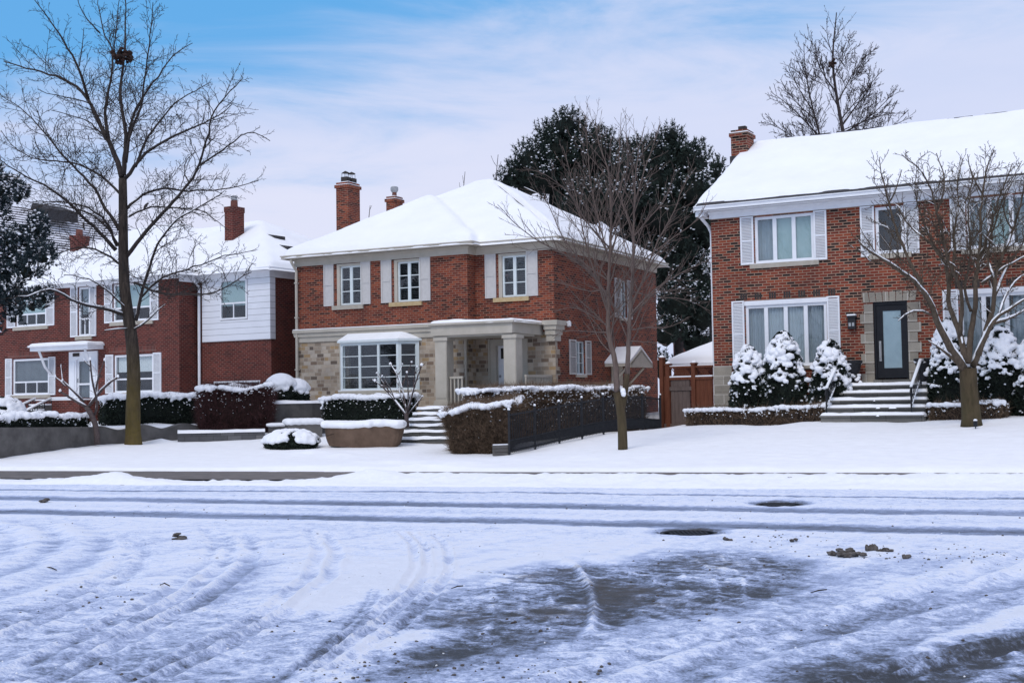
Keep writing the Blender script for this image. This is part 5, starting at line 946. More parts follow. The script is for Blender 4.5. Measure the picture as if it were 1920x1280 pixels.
for b in range(NBAY):
    mb = MB(); n = 15; s0, s1 = LN*b/NBAY, LN*(b+1)/NBAY; a, e_ = np.array(fp(s0)), np.array(fp(s1))
    for h in (.1, .36, .99): mb.tube([a+np.array([0, 0, h]), e_+np.array([0, 0, h])], .018, 4)
    for i in range(1, n): p = a+(e_-a)*i/n; mb.box(p[0]-.0095, p[0]+.0095, p[1]-.0095, p[1]+.0095, p[2]+.04, p[2]+1.04)
    for i in range(n): p = a+(e_-a)*(i+.5)/n; mb.box(p[0]-.010, p[0]+.010, p[1]-.010, p[1]+.010, p[2]+.06, p[2]+.36)
    mb.build('picket_panel', 'iron', t)
# cedar gate and fence between the houses
G0, G1 = at(1244, 800, 38.7), R.w(-.12, .2, 0); gd = (G1-G0)[:2]; gl = np.linalg.norm(gd); t = thing('wooden_gate', (G0[0], G0[1], .5), 'reddish cedar gate with a lattice top between the iron fence and right house', 'gate', atan2(gd[1], gd[0])); cs = Ctx(t, .5)
zt = at(1258, 687, 38.5)[2]
zt2 = at(1241, 673, 38.7)[2]
xs = [0, .24, gl*.64]
for i, x in enumerate(xs):
    tp = zt2 if i == 0 else zt+.04; o = cs.part('post', 'cedar', bx((x-.07, x+.07, -.07, .07, .3, tp), (x-.09, x+.09, -.09, .09, tp, tp+.05))); V, F = blobs(np.array([[x, 0, tp+.06-.5]]), .09, IC2, .7, .05); mk('snow', V, F, 'snow', o, True)
def lat(mb):
    for x0, x1 in ((.31, xs[2]-.07), (xs[2]+.07, gl)):
        for k in range(int((x1-x0+.4)/.07)):
            a_ = x0+k*.07-.3
            for s in (1, -1):
                p0, p1 = (a_, zt-.34), (a_+.3, zt-.06)
                if s < 0: p0, p1 = (a_, zt-.06), (a_+.3, zt-.34)
                if p0[0] >= x0 and p1[0] <= x1: mb.tube([(p0[0], .0+.012*s, p0[1]), (p1[0], .012*s, p1[1])], .014, 4)
        mb.box(x0, x1, -.04, .04, zt-.06, zt); mb.box(x0, x1, -.05, .05, zt-.42, zt-.34)
cs.part('lattice', 'cedar', lat)
cs.part('snow', 'snow', bx((.31, xs[2]-.07, -.045, .045, zt-.34, zt-.30), (xs[2]+.07, gl, -.045, .045, zt-.34, zt-.30), (.31, xs[2]-.07, -.035, .035, zt, zt+.02)))
cs.part('gate_board', 'cedar_grey', bx(*[(.34+k*.145, .34+k*.145+.138, -.02, .02, .62, zt-.42) for k in range(int((xs[2]-.42)/.145))]))
cs.part('fence_board', 'cedar', bx((.08, .17, -.02, .02, .5, zt-.3))); cs.part('fence_board', 'cedar', bx(*[(xs[2]+.08+k*.145, xs[2]+.08+k*.145+.138, -.022, .022, .55, zt-.42) for k in range(int((gl-xs[2]-.1)/.145))])); cs.part('bottom_rail', 'cedar_grey', bx((.07, gl, -.05, -.022, .52, .66), (.31, xs[2]-.07, -.05, -.022, zt-.75, zt-.63)))
# ================================================================== hedges and shrubs
IC4 = ico(5)
def superbox(hx, hy, hz, e=.35, amp=.05, f=3., seed=0.):
    V, F = IC4; P = np.sign(V)*np.abs(V)**e; P = P*np.array([hx, hy, hz]); n = fbm(P[:, 0]*f+seed, P[:, 1]*f, P[:, 2]*f, 3)-.5
    return P + V*(n[:, None]*amp*2), F.copy()
def box_shell(n, hx, hy, hz, depth=.1, top=True):
    A = np.array([hy*hz, hy*hz, hx*hz, hx*hz, hx*hy*(1 if top else 0)]); f = RNG.choice(5, n, p=A/A.sum()); P = RNG.uniform(-1, 1, (n, 3)); N = np.zeros((n, 3))
    for k, (ax, s) in enumerate(((0, -1), (0, 1), (1, -1), (1, 1), (2, 1))): m = f == k; P[m, ax] = s; N[m, ax] = s
    q = np.linalg.norm(P**2, axis=1, ord=4)[:, None]**.5; P = P/np.maximum(q, 1.0)
    return P*np.array([hx, hy, hz]) - N*RNG.uniform(-.04, depth, n)[:, None], N
def warp(P, hx, hy, H, A, slope, taper, seed):
    P = P.copy(); q = np.clip(P[:, 2]/max(H, .1), 0, 1.2); x, y, z = P[:, 0].copy(), P[:, 1].copy(), P[:, 2].copy()
    P[:, 2] += q*(A*1.3*(fbm(x*1.1+seed, y*1.1, 1., 3)-.5)*2 + slope*x/hx)
    P[:, 1] += np.clip(y/hy*2, -1, 1)*A*2*(fbm(x*1.5+seed, z*1.6, 5., 3)-.5) - taper*hy*(1-q)*np.clip(y/hy, -1, 1)
    P[:, 0] += np.clip(x/hx*2.5, -1, 1)*A*2*(fbm(y*1.5+seed, z*1.6, 8., 3)-.5) - taper*hx*(1-q)*np.clip(x/hx, -1, 1)
    return P
def snow_top(name, t, hx, hy, z, th, rough=1., step=.13, drape=.1, seed=0., W_=None):
    xs = np.arange(-hx+.02, hx, step); ys = np.arange(-hy+.02, hy, step); X, Y = np.meshgrid(xs, ys, indexing='ij'); C = np.stack([X.ravel(), Y.ravel(), np.full(X.size, z)], 1); C[:, :2] += RNG.normal(size=(len(C), 2))*step*.3
    R_ = th*(.25+1.3*fbm(C[:, 0]*3+seed, C[:, 1]*3, 3., 3)); C[:, 2] += R_*.15
    e = int((hx*2+hy*2)*2/step*.55); e = int(e*1.3); a = RNG.uniform(-1, 1, e); s = RNG.integers(0, 4, e); E_ = np.zeros((e, 3)); E_[:, 0] = np.where(s < 2, a*hx, np.where(s == 2, -hx, hx)); E_[:, 1] = np.where(s < 2, np.where(s == 0, -hy, hy), a*hy); E_[:, 2] = z-np.abs(RNG.normal(size=e))*drape
    if W_ is not None: C, E_ = W_(C), W_(E_)
    V, F = cat(blobs(C, np.maximum(R_, .045), IC2, .8, .03), blobs(E_, RNG.uniform(.22, .62, e)*th*rough, IC2, .85, .1)); return fuse(name, V, F, 'snow_clump', .024 if hx*hy < 1.2 else .03, t, 2)
def hedge(name, P0, P1, wid, ztop, lab, kind='leaf', mat='foliage_yew', core='core_dark', th=.13, z0=None, group=None, dens=700, rag=.06, fleck=60, cat_='hedge', e=.35, amp=.05, A=.09, slope=0., taper=0., wild=0, cs=1.):
    P0, P1 = np.array(P0, float), np.array(P1, float); d = (P1-P0)[:2]; Ln = np.linalg.norm(d); d = d/Ln; nrm = np.array([-d[1], d[0]]); c0 = (P0[:2]+P1[:2])/2+nrm*wid/2
    zb = z0 if z0 is not None else min(gz(*P0[:2]), gz(*P1[:2]), gz(*c0))-.03; H = ztop-th*.9-zb; t = thing(name, (c0[0], c0[1], zb), lab, cat_, atan2(d[1], d[0]), group)
    hx, hy, hz = Ln/2, wid/2, H/2; W_ = lambda P: warp(P, hx, hy, H, A, slope, taper, ztop*13)
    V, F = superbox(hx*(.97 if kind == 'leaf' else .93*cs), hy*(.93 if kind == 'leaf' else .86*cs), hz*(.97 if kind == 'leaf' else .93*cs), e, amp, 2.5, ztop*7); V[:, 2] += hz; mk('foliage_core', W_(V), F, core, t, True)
    n = int(dens*(2*hx*H+2*hx*wid+2*wid*H)*1.3); P, N = box_shell(n, hx, hy, hz, .09); P[:, 2] += hz; P = W_(P)
    if kind == 'leaf':
        D_ = rnd_dir(n)+N*.5; D_ /= np.linalg.norm(D_, axis=1)[:, None]; B = np.cross(D_, rnd_dir(n)); B /= np.linalg.norm(B, axis=1)[:, None]; s = RNG.uniform(.018, .04, n)[:, None]; Vq, Fq = quads_at(P, D_*s, B*s*.45)
        P2, N2 = box_shell(n//3, hx, hy, hz, .02); P2[:, 2] += hz; P2 = W_(P2); D2 = rnd_dir(len(P2))*.8+N2; D2 /= np.linalg.norm(D2, axis=1)[:, None]; Vs, Fs = slivers(P2, D2, RNG.uniform(.05, .12, len(P2)), .008)
        mk('foliage', Vq, Fq, mat, t); mk('sprig', Vs, Fs, mat, t)
    else:
        D_ = rnd_dir(n)*.7+N*.6+np.array([0, 0, .55]); D_ /= np.linalg.norm(D_, axis=1)[:, None]; Vs, Fs = slivers(P-D_*.10, D_, RNG.uniform(.14, .16+rag*3, n), RNG.uniform(.004, .010, n)); mk('twigs', Vs, Fs, mat, t)
        if wild:
            P2, N2 = box_shell(wild, hx, hy, hz, .05); P2[:, 2] += hz; P2 = W_(P2); D2 = N2*.8+rnd_dir(wild)*.6+np.array([0, 0, .35]); D2 /= np.linalg.norm(D2, axis=1)[:, None]; mk('shoots', *slivers(P2-D2*.05, D2, RNG.uniform(.15, .42, wild), RNG.uniform(.004, .008, wild)), mat, t)
    if th > 0:
        snow_top('snow', t, hx*.99, hy*.98, H-.01, th, 1., .10, .07 if kind == 'twig' else .10, ztop*3, W_)
    if fleck:
        n = int(fleck*(2*hx*H+2*wid*H)); P, N = box_shell(n, hx+.02, hy+.02, hz, .02, False); P[:, 2] = H*(RNG.uniform(0, 1, n)**.30); P = W_(P); V, F = blobs(P, RNG.uniform(.008, .034, n)*(.35+.9*(P[:, 2]/H)**2), IC1, .7, .25); mk('snow_fleck', V, F, 'snow_clump', t, True)['kind'] = 'stuff'
    return t
# left garden
hedge('hedge', W0+N01*.10, W1+N01*.10-D12*.1, .75, 1.36, 'low dark hedge buried in snow along the top of the plain left retaining wall', th=.11, z0=.9, fleck=110, A=.07)
hedge('hedge', at(196, 790, 39.0), at(386, 790, 40.6), 1.0, 1.86, 'dark evergreen hedge with a white top behind the scalloped wall and big bare tree', th=.11, z0=.84, fleck=45, A=.12)
hedge('hedge', at(372, 812, 37.5)+np.array([0, .1, 0]), at(508, 812, 37.9)+np.array([0, .1, 0]), 1.5, 2.06, 'tall wine-brown twiggy hedge above the low stone edging wall', 'twig', 'twig_wine', 'twig_core', .085, .62, dens=1500, rag=.06, fleck=45, e=.5, amp=.12, A=.15, wild=2500)
hedge('hedge', at(600, 795, 38.6), at(764, 795, 37.6), 1.0, 1.72, 'clipped dark green box hedge under the bay window of the stone house', th=.105, fleck=40, A=.09)
# middle garden hedges
hedge('hedge', at(822, 852, 31.7), at(958, 853, 31.2), 1.5, 1.42, 'broad twiggy brown hedge corner beside the garden steps, flat snow on top', 'twig', 'twig_brown', 'twig_core', .09, dens=1500, rag=.08, fleck=10, e=.55, amp=.14, A=.15, slope=.17, taper=.34, wild=6000, cs=.86)
F0h, F1h = F0_+np.array([-.75, 1.6, 0]), F1_+np.array([-.25, .30, 0])
hedge('hedge', F0h+fu_*.3, F1h, 1.1, 1.86, 'long brown hedge flecked with snow running behind the iron fence', 'twig', 'twig_brown', 'twig_core', .085, dens=1000, rag=.07, fleck=90, amp=.08, A=.10, wild=5000)
p = at(945, 850, 31.0); tl = thing('timber_edging', (p[0], p[1], gz(p[0], p[1])), 'short dark stacked timber edging at the near end of the iron fence', 'edging', .5); mb = MB(); [mb.box(-.30, .16, -.05, .05, .0+.09*k, .08+.09*k) for k in range(3)]; mb.build('timber', 'concrete', tl); mb = MB(); mb.box(-.29, .15, -.045, .045, .26, .285); mb.build('snow', 'snow', tl)
# right garden low hedges
for (xa, xb, v, top, lab) in ((1283, 1452, -2.0, 1.19, 'low rust-brown hedge at the wooden gate side of the right lawn'), (1455, 1546, -2.05, 1.25, 'low rust-brown hedge butting against the left of the stone steps'), (1742, 1884, -2.2, 1.27, 'low brown hedge right of the stone steps behind the forked bare tree')):
    ua, ub_ = R.f(xa, 775, v)[0], R.f(xb, 775, v)[0]; hedge('hedge', R.w(ua, v, 0), R.w(ub_, v, 0), .65, top, lab, 'twig', 'twig_brown', 'twig_core', .08, dens=1500, rag=.03, fleck=80, amp=.06, A=.05, wild=300)
def ball_shrub(p, rx, ry, rz, lab, snow_from=.35, mat='foliage_yew', group=None, lumps=70, lr=(.10, .17), smooth=False, dens=900, name='shrub', zc=None):
    t = thing(name, (p[0], p[1], p[2]), lab, 'shrub', RNG.uniform(0, 6), group); zc = rz*.8 if zc is None else zc
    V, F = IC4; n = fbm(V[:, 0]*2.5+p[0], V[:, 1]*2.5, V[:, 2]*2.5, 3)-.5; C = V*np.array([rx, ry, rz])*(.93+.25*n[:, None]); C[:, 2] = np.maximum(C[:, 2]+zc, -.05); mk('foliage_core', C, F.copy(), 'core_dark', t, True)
    n = int(dens*4*pi*(rx*ry+rx*rz+ry*rz)/3); N = rnd_dir(n); N[:, 2] = np.where(N[:, 2] < -.6, -N[:, 2], N[:, 2]); P = N*np.array([rx, ry, rz])*RNG.uniform(.9, 1.04, n)[:, None]; P[:, 2] += zc; P[:, 2] = np.maximum(P[:, 2], .0)
    D_ = rnd_dir(n)+N*.7; D_ /= np.linalg.norm(D_, axis=1)[:, None]; B = np.cross(D_, rnd_dir(n)); B /= np.linalg.norm(B, axis=1)[:, None]; s = RNG.uniform(.02, .042, n)[:, None]; mk('foliage', *quads_at(P, D_*s, B*s*.4), mat, t)
    if smooth: # one smooth dome of snow
        A = RNG.uniform(0, 2*pi, 260); q = np.sqrt(RNG.uniform(0, 1, 260))*.97; C = np.stack([rx*q*np.cos(A), ry*q*np.sin(A), zc+rz*np.sqrt(np.maximum(1-q*q, 0))*1.0+.02], 1); R_ = np.where(q > .85, .07, .13)
        V, F = blobs(C, R_, IC2, .8, .02)
    else:
        N = rnd_dir(lumps*6); N = N[N[:, 2] > snow_from][:lumps]; C = N*np.array([rx, ry, rz])*1.0; C[:, 2] += zc; V, F = blobs(C, RNG.uniform(*lr, len(C)), IC2, .7, .04)
    fuse('snow', V, F, 'snow_clump', .03, t, 3)
    n = 60; N = rnd_dir(n); N[:, 2] = np.abs(N[:, 2])*.8; P = N*np.array([rx, ry, rz])*1.03; P[:, 2] += zc; mk('snow_fleck', *blobs(P, RNG.uniform(.012, .035, n), IC1, .7, .2), 'snow_clump', t, True)['kind'] = 'stuff'
    return t
p = at(546, 838, 34.4); p[2] = gz(p[0], p[1])-.03; ball_shrub(p, .80, .62, .36, 'low round green shrub spread under thick snow at the lawn edge', .12, lumps=150, lr=(.07, .13), zc=.16)
p = at(527, 757, 40.2); p[2] = 1.42; ball_shrub(p, .52, .52, .62, 'larger of two dark domed shrubs wearing a smooth snow cap on the block wall', smooth=True, group='domed shrubs on the block wall', zc=.30)
p = at(556, 760, 40.5); p[2] = 1.42; ball_shrub(p, .42, .42, .52, 'smaller domed shrub under a snow cap beside the stone house corner', smooth=True, group='domed shrubs on the block wall', zc=.24)
p = at(8, 776, 37.5); p[2] = .9; ball_shrub(p, .55, .5, .5, 'round shrub almost hidden by lumpy snow at the left edge, below the stair rails', -.1, lumps=260, lr=(.06, .12))
def cone_shrub(u, v, rx, zt, lab, dark=.42, n=64, seed=0, zb=None, wob=.12):
    P0 = R.w(u, v, 0); zb = gz(P0[0], P0[1])-.05 if zb is None else zb; H = zt-zb; t = thing('conical_shrub', (P0[0], P0[1], zb), lab, 'shrub', RNG.uniform(0, 6), 'snow-laden conical shrubs')
    prof = lambda q: rx*np.clip(np.minimum(1.0, .80+1.2*q), 0, 1)*np.sqrt(np.clip(1-np.clip(q, 0, 1)**1.55, 0, 1))
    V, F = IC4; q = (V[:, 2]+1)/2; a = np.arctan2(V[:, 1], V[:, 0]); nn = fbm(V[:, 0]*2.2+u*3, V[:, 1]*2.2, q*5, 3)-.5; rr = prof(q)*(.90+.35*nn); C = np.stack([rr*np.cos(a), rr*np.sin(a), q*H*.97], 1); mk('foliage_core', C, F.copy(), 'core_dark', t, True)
    m = 5200; q = RNG.uniform(0, 1, m)**1.2; a = RNG.uniform(0, 2*pi, m); rr = prof(q)*RNG.uniform(.88, 1.06, m); P = np.stack([rr*np.cos(a), rr*np.sin(a), q*H], 1); N = np.stack([np.cos(a), np.sin(a), .3+0*a], 1)
    D_ = rnd_dir(m)*.7+N; D_ /= np.linalg.norm(D_, axis=1)[:, None]; B = np.cross(D_, rnd_dir(m)); B /= np.linalg.norm(B, axis=1)[:, None]; s = RNG.uniform(.025, .055, m)[:, None]; mk('foliage', *quads_at(P, D_*s, B*s*.35), 'foliage_yew', t)
    Cs, Rs = [], []
    k = int(n*1.5); ga = 2.39996
    for i in range(k):
        q = dark*.30+(.92-dark*.30)*(i+.5)/k; a = ga*i+RNG.normal()*.35; w = float(sst(dark*.4, dark+.30, np.array(q)))
        if RNG.uniform() > .38+.46*w: continue
        r0 = float(prof(np.array(q)))*RNG.uniform(.84, 1.0); R_ = (.034+.044*w)*RNG.uniform(.6, 1.5)*(rx/.55)**.5; nb = RNG.integers(5, 12)
        for j in range(nb):
            tw = RNG.normal()*R_*1.35; ou = RNG.uniform(-1.0, .9)*R_; Cs.append([(r0+ou)*cos(a)-tw*sin(a), (r0+ou)*sin(a)+tw*cos(a), q*H+.03-ou*1.25-abs(tw)*.55+RNG.normal()*.02]); Rs.append(R_*RNG.uniform(.55, 1.05))
    for j in range(70):
        q = RNG.uniform(.76, .97); a = RNG.uniform(0, 6.28); r0 = float(prof(np.array(q)))*RNG.uniform(.5, .93); Cs.append([r0*cos(a), r0*sin(a), q*H+.02]); Rs.append(RNG.uniform(.045, .085))
    for j in range(5): Cs.append([RNG.normal()*.02, RNG.normal()*.02, H*(.94+.012*j)]); Rs.append(.075)
    m = 1500; q = RNG.uniform(.1, .92, m); a = RNG.uniform(0, 2*pi, m); rr = prof(q)*RNG.uniform(.98, 1.10, m); P = np.stack([rr*np.cos(a), rr*np.sin(a), q*H], 1); D_ = rnd_dir(m)*.6+np.stack([np.cos(a), np.sin(a), .5+0*a], 1); D_ /= np.linalg.norm(D_, axis=1)[:, None]; mk('sprig', *slivers(P-D_*.07, D_, RNG.uniform(.08, .15, m), .009), 'foliage_yew', t)
    V, F = blobs(np.array(Cs), np.array(Rs), IC2, .74, .1); fuse('snow', V, F, 'snow_clump', .020, t, 3)
    m = 90; q = RNG.uniform(.05, .8, m); a = RNG.uniform(0, 2*pi, m); rr = prof(q)*1.04; mk('snow_fleck', *blobs(np.stack([rr*np.cos(a), rr*np.sin(a), q*H], 1), RNG.uniform(.015, .05, m), IC1, .7, .2), 'snow_clump', t, True)['kind'] = 'stuff'
ru = lambda x, v: R.f(x, 700, v)[0]
cone_shrub(ru(1404, -1.2), -1.2, .58, R.f(1404, 648, -1.2)[1], 'conical shrub under clumped snow nearest the wooden gate')
cone_shrub(ru(1469, -1.1), -1.1, .70, R.f(1462, 621, -1.1)[1], 'tallest snow-laden conical shrub before the large left window', n=80)
cone_shrub(ru(1557, -1.0), -1.0, .62, R.f(1562, 637, -1.0)[1], 'snow-laden conical shrub just left of the stone steps and urn')
cone_shrub(ru(1783, -1.1), -1.1, .62, R.f(1783, 596, -1.1)[1], 'tall snow-laden conical shrub right of the steps, behind the forked bare trunk', dark=.3)
cone_shrub(ru(1876, -1.1), -1.1, .66, R.f(1870, 612, -1.1)[1], 'wide snow-heaped conical shrub right of the forked bare tree', dark=.5, n=80)
cone_shrub(ru(1940, -1.2), -1.2, .66, R.f(1928, 630, -1.2)[1], 'snow-heaped conical shrub cut by the right edge of the picture', dark=.5, n=80)
# burlap-wrapped shrub box with a thick snow lid
p = at(684, 838, 34.5); zg = gz(p[0], p[1]); t = thing('wrapped_shrub', (p[0], p[1], zg), 'brown burlap-wrapped shrub tub flaring upward under a thick lid of snow', 'wrapped shrub', radians(3))
rows = []
for q in np.linspace(0, 1, 12):
    row = []
    for a in np.linspace(0, 2*pi, 73)[:-1]:
        ca, sa = cos(a), sin(a); ex = .30; x = (abs(ca)**ex)*(1 if ca > 0 else -1); y = (abs(sa)**ex)*(1 if sa > 0 else -1); l = .93+.15*q**.8 + .03*sin(pi*q); k = 1+.035*(float(fbm(np.array(x*3.), np.array(y*3.), q*1.5, 3))-.5)*2+.012*sin(a*23+2*q)
        lift = .10*max(0, -x)*(1-q)
        row.append((x*l*k, y*(.42+.10*q)*k, -.06+.02*x*(1-q)+q*.66+lift+.025*sin(x*5+1)*q))
    rows.append(row)
mb = MB(); rws = np.array(rows); rws = np.concatenate([rws, rws[:, :1]], 1); mb.grid(rws); mb.build('burlap_wrap', 'burlap', t, True, uv=False)
C = np.array([[x, y, .60+.02*sin(x*4)] for x in np.arange(-1.04, 1.05, .09) for y in np.arange(-.46, .47, .1)]); C[:, :2] += RNG.normal(size=(len(C), 2))*.02; V, F = blobs(C, .13*(.8+.4*fbm(C[:, 0]*2, C[:, 1]*2, 1., 2)), IC2, .9, .02); fuse('snow', V, F, 'snow', .035, t, 4)
mb = MB(); mb.tube([(-1.0+.1*i, -.50, .30+.05*sin(i*.7)) for i in range(3)], .01, 4); mb.build('rope', 'twig_core', t, uv=False)
# ================================================================== trees
def nrmz(v): return v/(np.linalg.norm(v)+1e-9)
class Tree:
    def __init__(s, name, base_, lab, cat_='tree', bark='bark_grey', trunk_bark=None, group=None):
        s.t = thing(name, tuple(base_), lab, cat_, 0, group); s.o = np.array(base_, float); s.trunk = MB(); s.br = MB(); s.sn = MB(); s.bark = bark; s.tb = trunk_bark or bark; s.samples = []; s.axes = []
    def tube(s, mb, pts, rad):
        r = max(rad); n = 10 if r > .08 else 7 if r > .035 else 5 if r > .015 else 3; mb.tube([p-s.o for p in pts], rad, n, r > .03)
    def snow(s, pts, rad, p=.6, mx=1.1, k=.8, seed=0.):
        run = []; rr = []
        for i, (a, b) in enumerate(zip(pts, pts[1:])):
            d = nrmz(b-a); flat_ = sqrt(max(0, 1-d[2]**2)); ok = flat_ > (1-mx*.5) and float(vn(np.array(a[0]*2.3+seed), np.array(a[1]*2.3), np.array(a[2]*2.3))) < p
            if ok:
                upv = nrmz(np.array([0, 0, 1.])-d*d[2]); r = rad[i]; 
                if not run: run = [a+upv*r*.6-s.o]; rr = [r*k*.5]
                run.append(b+upv*r*.75-s.o); rr.append(max(r*k, .010))
            if (not ok or i == len(pts)-2) and len(run) > 1: rr[-1] *= .5; s.sn.tube(run, rr, 6 if max(rr) > .02 else 4); run, rr = [], []
            elif not ok: run, rr = [], []
    def limb(s, px, D0, r0, r1, lean=0., trunk=False, snow=0., sub=4, attach=True, wig=.0):
        """limb through picture points; its depth starts at its parent and leans towards or away from the viewer"""
        px = np.array(px, float); D = D0
        if attach and s.samples: S_ = np.array(s.samples); k = np.argmin(np.hypot(S_[:, 0]-px[0, 0], S_[:, 1]-px[0, 1])); D = S_[k, 2]
        seg = np.hypot(*np.diff(px, axis=0).T); cum = np.concatenate([[0], np.cumsum(seg)]); n = max(3, int(cum[-1]/14)) ; T = np.linspace(0, cum[-1], n*1)
        # smooth (Catmull-like) resample
        xs = np.interp(T, cum, px[:, 0]); ys = np.interp(T, cum, px[:, 1])
        for _ in range(2): xs[1:-1] = .25*xs[:-2]+.5*xs[1:-1]+.25*xs[2:]; ys[1:-1] = .25*ys[:-2]+.5*ys[1:-1]+.25*ys[2:]
        pts = []
        for i, t in enumerate(T):
            d = D + lean*t/FPX*D; q = at(xs[i], ys[i], d) + RNG.normal(size=3)*wig*(i > 0); pts.append(q); s.samples.append((xs[i], ys[i], d))
        q = np.linspace(0, 1, len(pts)); rad = list(r0+(r1-r0)*q**.8); s.tube(s.trunk if trunk else s.br, pts, rad); s.axes.append((pts, rad))
        if snow: s.snow(pts, rad, snow)
        return pts, rad
    def sprout(s, pts, rad, level, spacing, lenf, ang=(35, 60), up=.35, start=.12, rmin=.0035, shrink=.55, wig=.18, snow=0., maxlen=9, seglen=.16, plane=None, lfix=None, rscale=.6, rk=1.):
        L = np.concatenate([[0], np.cumsum([np.linalg.norm(b-a) for a, b in zip(pts, pts[1:])])]); tot = L[-1]; pos = tot*start+RNG.uniform(0, spacing); side = RNG.uniform(0, 6.28)
        while pos < tot*.985:
            i = min(int(np.searchsorted(L, pos))-1, len(pts)-2); i = max(i, 0); f = (pos-L[i])/max(L[i+1]-L[i], 1e-6); p = pts[i]*(1-f)+pts[i+1]*f; r = rad[i]*(1-f)+rad[i+1]*f; d = nrmz(pts[i+1]-pts[i])
            side += 2.4+RNG.normal()*.5; a = nrmz(np.cross(d, [.31, .2, .93])) if abs(d[2]) < .95 else np.array([1., 0, 0]); b = np.cross(d, a); th = radians(RNG.uniform(*ang)); dirv = nrmz(d*cos(th)+(a*cos(side)+b*sin(side))*sin(th)+np.array([0, 0, up*RNG.uniform(.2, 1)]))
            ln = min(maxlen, lfix*RNG.uniform(.6, 1.3)*(1-.45*pos/tot) if lfix else lenf*(tot-pos*.72)*RNG.uniform(.55, 1.15)); r0 = max(min(r*rscale, (.004+.0085*ln)*rk), rmin)
            n = max(3, int(ln/seglen)+1); P = [p]; dd = dirv
            for k in range(n-1): dd = nrmz(dd+RNG.normal(size=3)*wig+np.array([0, 0, up*.10])); P.append(P[-1]+dd*ln/(n-1))
            Rr = list(np.linspace(r0, max(r0*.35, rmin*.8), n)); s.tube(s.br, P, Rr)
            if snow and r0 > .008: s.snow(P, Rr, snow)
            if level > 0: s.sprout(P, Rr, level-1, spacing*shrink, lenf*.95, ang, up, .18, rmin, shrink, wig, snow, maxlen, seglen*.75, rscale=rscale, rk=rk)
            pos += spacing*RNG.uniform(.6, 1.4)
    def done(s):
        if s.trunk.v: s.trunk.build('trunk', s.tb, s.t, True, uv=False)
        if s.br.v: s.br.build('branches', s.bark, s.t, True, uv=False)
        if s.sn.v: s.sn.build('snow', 'snow', s.t, True, uv=False)
        return s.t
Z = lambda sc, ox, oy, *p: [(ox+x/sc, oy+y/sc) for x, y in p]
# ---- big bare tree on the left
zA = lambda *p: Z(2.56, 0, 0, *p)
b = base(250, 35.5); T = Tree('bare_tree', (b[0], b[1], b[2]-.2), 'tall spreading bare tree with a yellow mossy trunk by the scalloped wall', bark='bark_grey', trunk_bark='trunk_moss')
pts, rad = T.limb([(250, 838), (249, 790), (251, 700), (248, 640), (240, 590), (233, 540), (231, 470), (231, 400), (230, 335)], 35.5, .225, .115, trunk=True, attach=False)
mbt = T.trunk; mbt.tube([pts[0]-T.o+np.array([0, 0, -.1]), pts[0]-T.o+np.array([0, 0, .12]), pts[0]-T.o+np.array([0, 0, .5])], [.30, .245, .20], 10)
LM = [(zA((585,850),(560,760),(520,670),(470,570),(420,470),(370,410),(290,370),(200,345),(120,325),(20,295)), .085, .5), (zA((425,480),(395,380),(375,310),(330,240),(270,140),(210,60),(150,-20)), .05, -.3),
 (zA((592,840),(605,700),(600,600),(575,480),(580,380),(597,300),(602,150),(605,-30)), .075, .1), (zA((520,660),(500,560),(515,450),(540,360),(550,250),(500,170),(475,50),(468,-20)), .055, .4),
 (zA((598,860),(640,810),(690,740),(740,700),(860,640),(960,600),(1050,560),(1110,500)), .06, -.5), (zA((610,690),(640,550),(700,440),(770,350),(840,250),(925,205)), .05, .4), (zA((650,800),(690,690),(760,590),(850,480),(960,430),(1010,395)), .045, .6),
 (zA((608,1230),(660,1160),(730,1080),(830,970),(910,880),(960,790),(990,690),(1000,590),(1040,510),(1090,450),(1155,388)), .065, -.6), (zA((955,795),(1040,740),(1120,680),(1190,620),(1300,675)), .03, -.4), (zA((600,1010),(680,930),(780,900),(900,915),(1050,915),(1170,890),(1240,870)), .045, .5),
 (zA((555,1200),(500,1130),(420,1060),(330,970),(240,900),(130,850),(50,810),(-20,740)), .06, -.5), (zA((570,1100),(520,1020),(470,930),(400,840),(320,770),(260,690),(180,600),(100,520),(0,455)), .055, .5), (zA((560,1180),(540,1120),(490,1030),(400,980),(280,970),(110,965)), .04, -.8),
 (zA((575,930),(500,850),(420,800),(350,780),(200,770),(100,740),(0,630)), .04, .8), (zA((575,780),(480,620),(380,560),(300,545),(250,530)), .03, .3), (zA((440,500),(370,470),(290,470),(180,430)), .022, -.5), (zA((605,780),(620,640),(680,520),(690,400),(720,200),(735,10)), .045, -.6), (zA((545,260),(560,120),(575,-20)), .025, .2), (zA((480,160),(430,110),(390,60),(370,-20)), .025, -.3), (zA((380,320),(400,210),(405,140)), .02, .2), (zA((910,880),(860,780),(930,740)), .02, .5), (zA((620,1040),(700,990),(850,1000),(960,1000),(1080,1090)), .03, .7),
 ([(237, 592), (206, 579), (159, 573), (127, 560), (98, 537), (60, 555), (20, 560)], .06, -.9), ([(255, 600), (263, 555), (275, 517), (293, 458), (330, 410), (380, 385), (420, 360)], .055, -.5), ([(252, 530), (280, 545), (308, 550), (348, 553), (390, 552), (418, 546), (437, 528), (470, 509)], .04, -.9), ([(232, 500), (190, 470), (150, 460), (100, 478), (60, 485)], .04, .9), ([(246, 620), (262, 611), (290, 590), (310, 570)], .035, -.8), ([(247, 616), (225, 614), (196, 620)], .03, -1.0), ([(262, 560), (300, 520), (350, 505), (420, 480), (480, 470)], .035, .6), ([(232, 480), (200, 420), (160, 395), (90, 380), (40, 400)], .035, .6), ([(240, 585), (205, 545), (165, 520), (120, 515)], .03, -.7)]
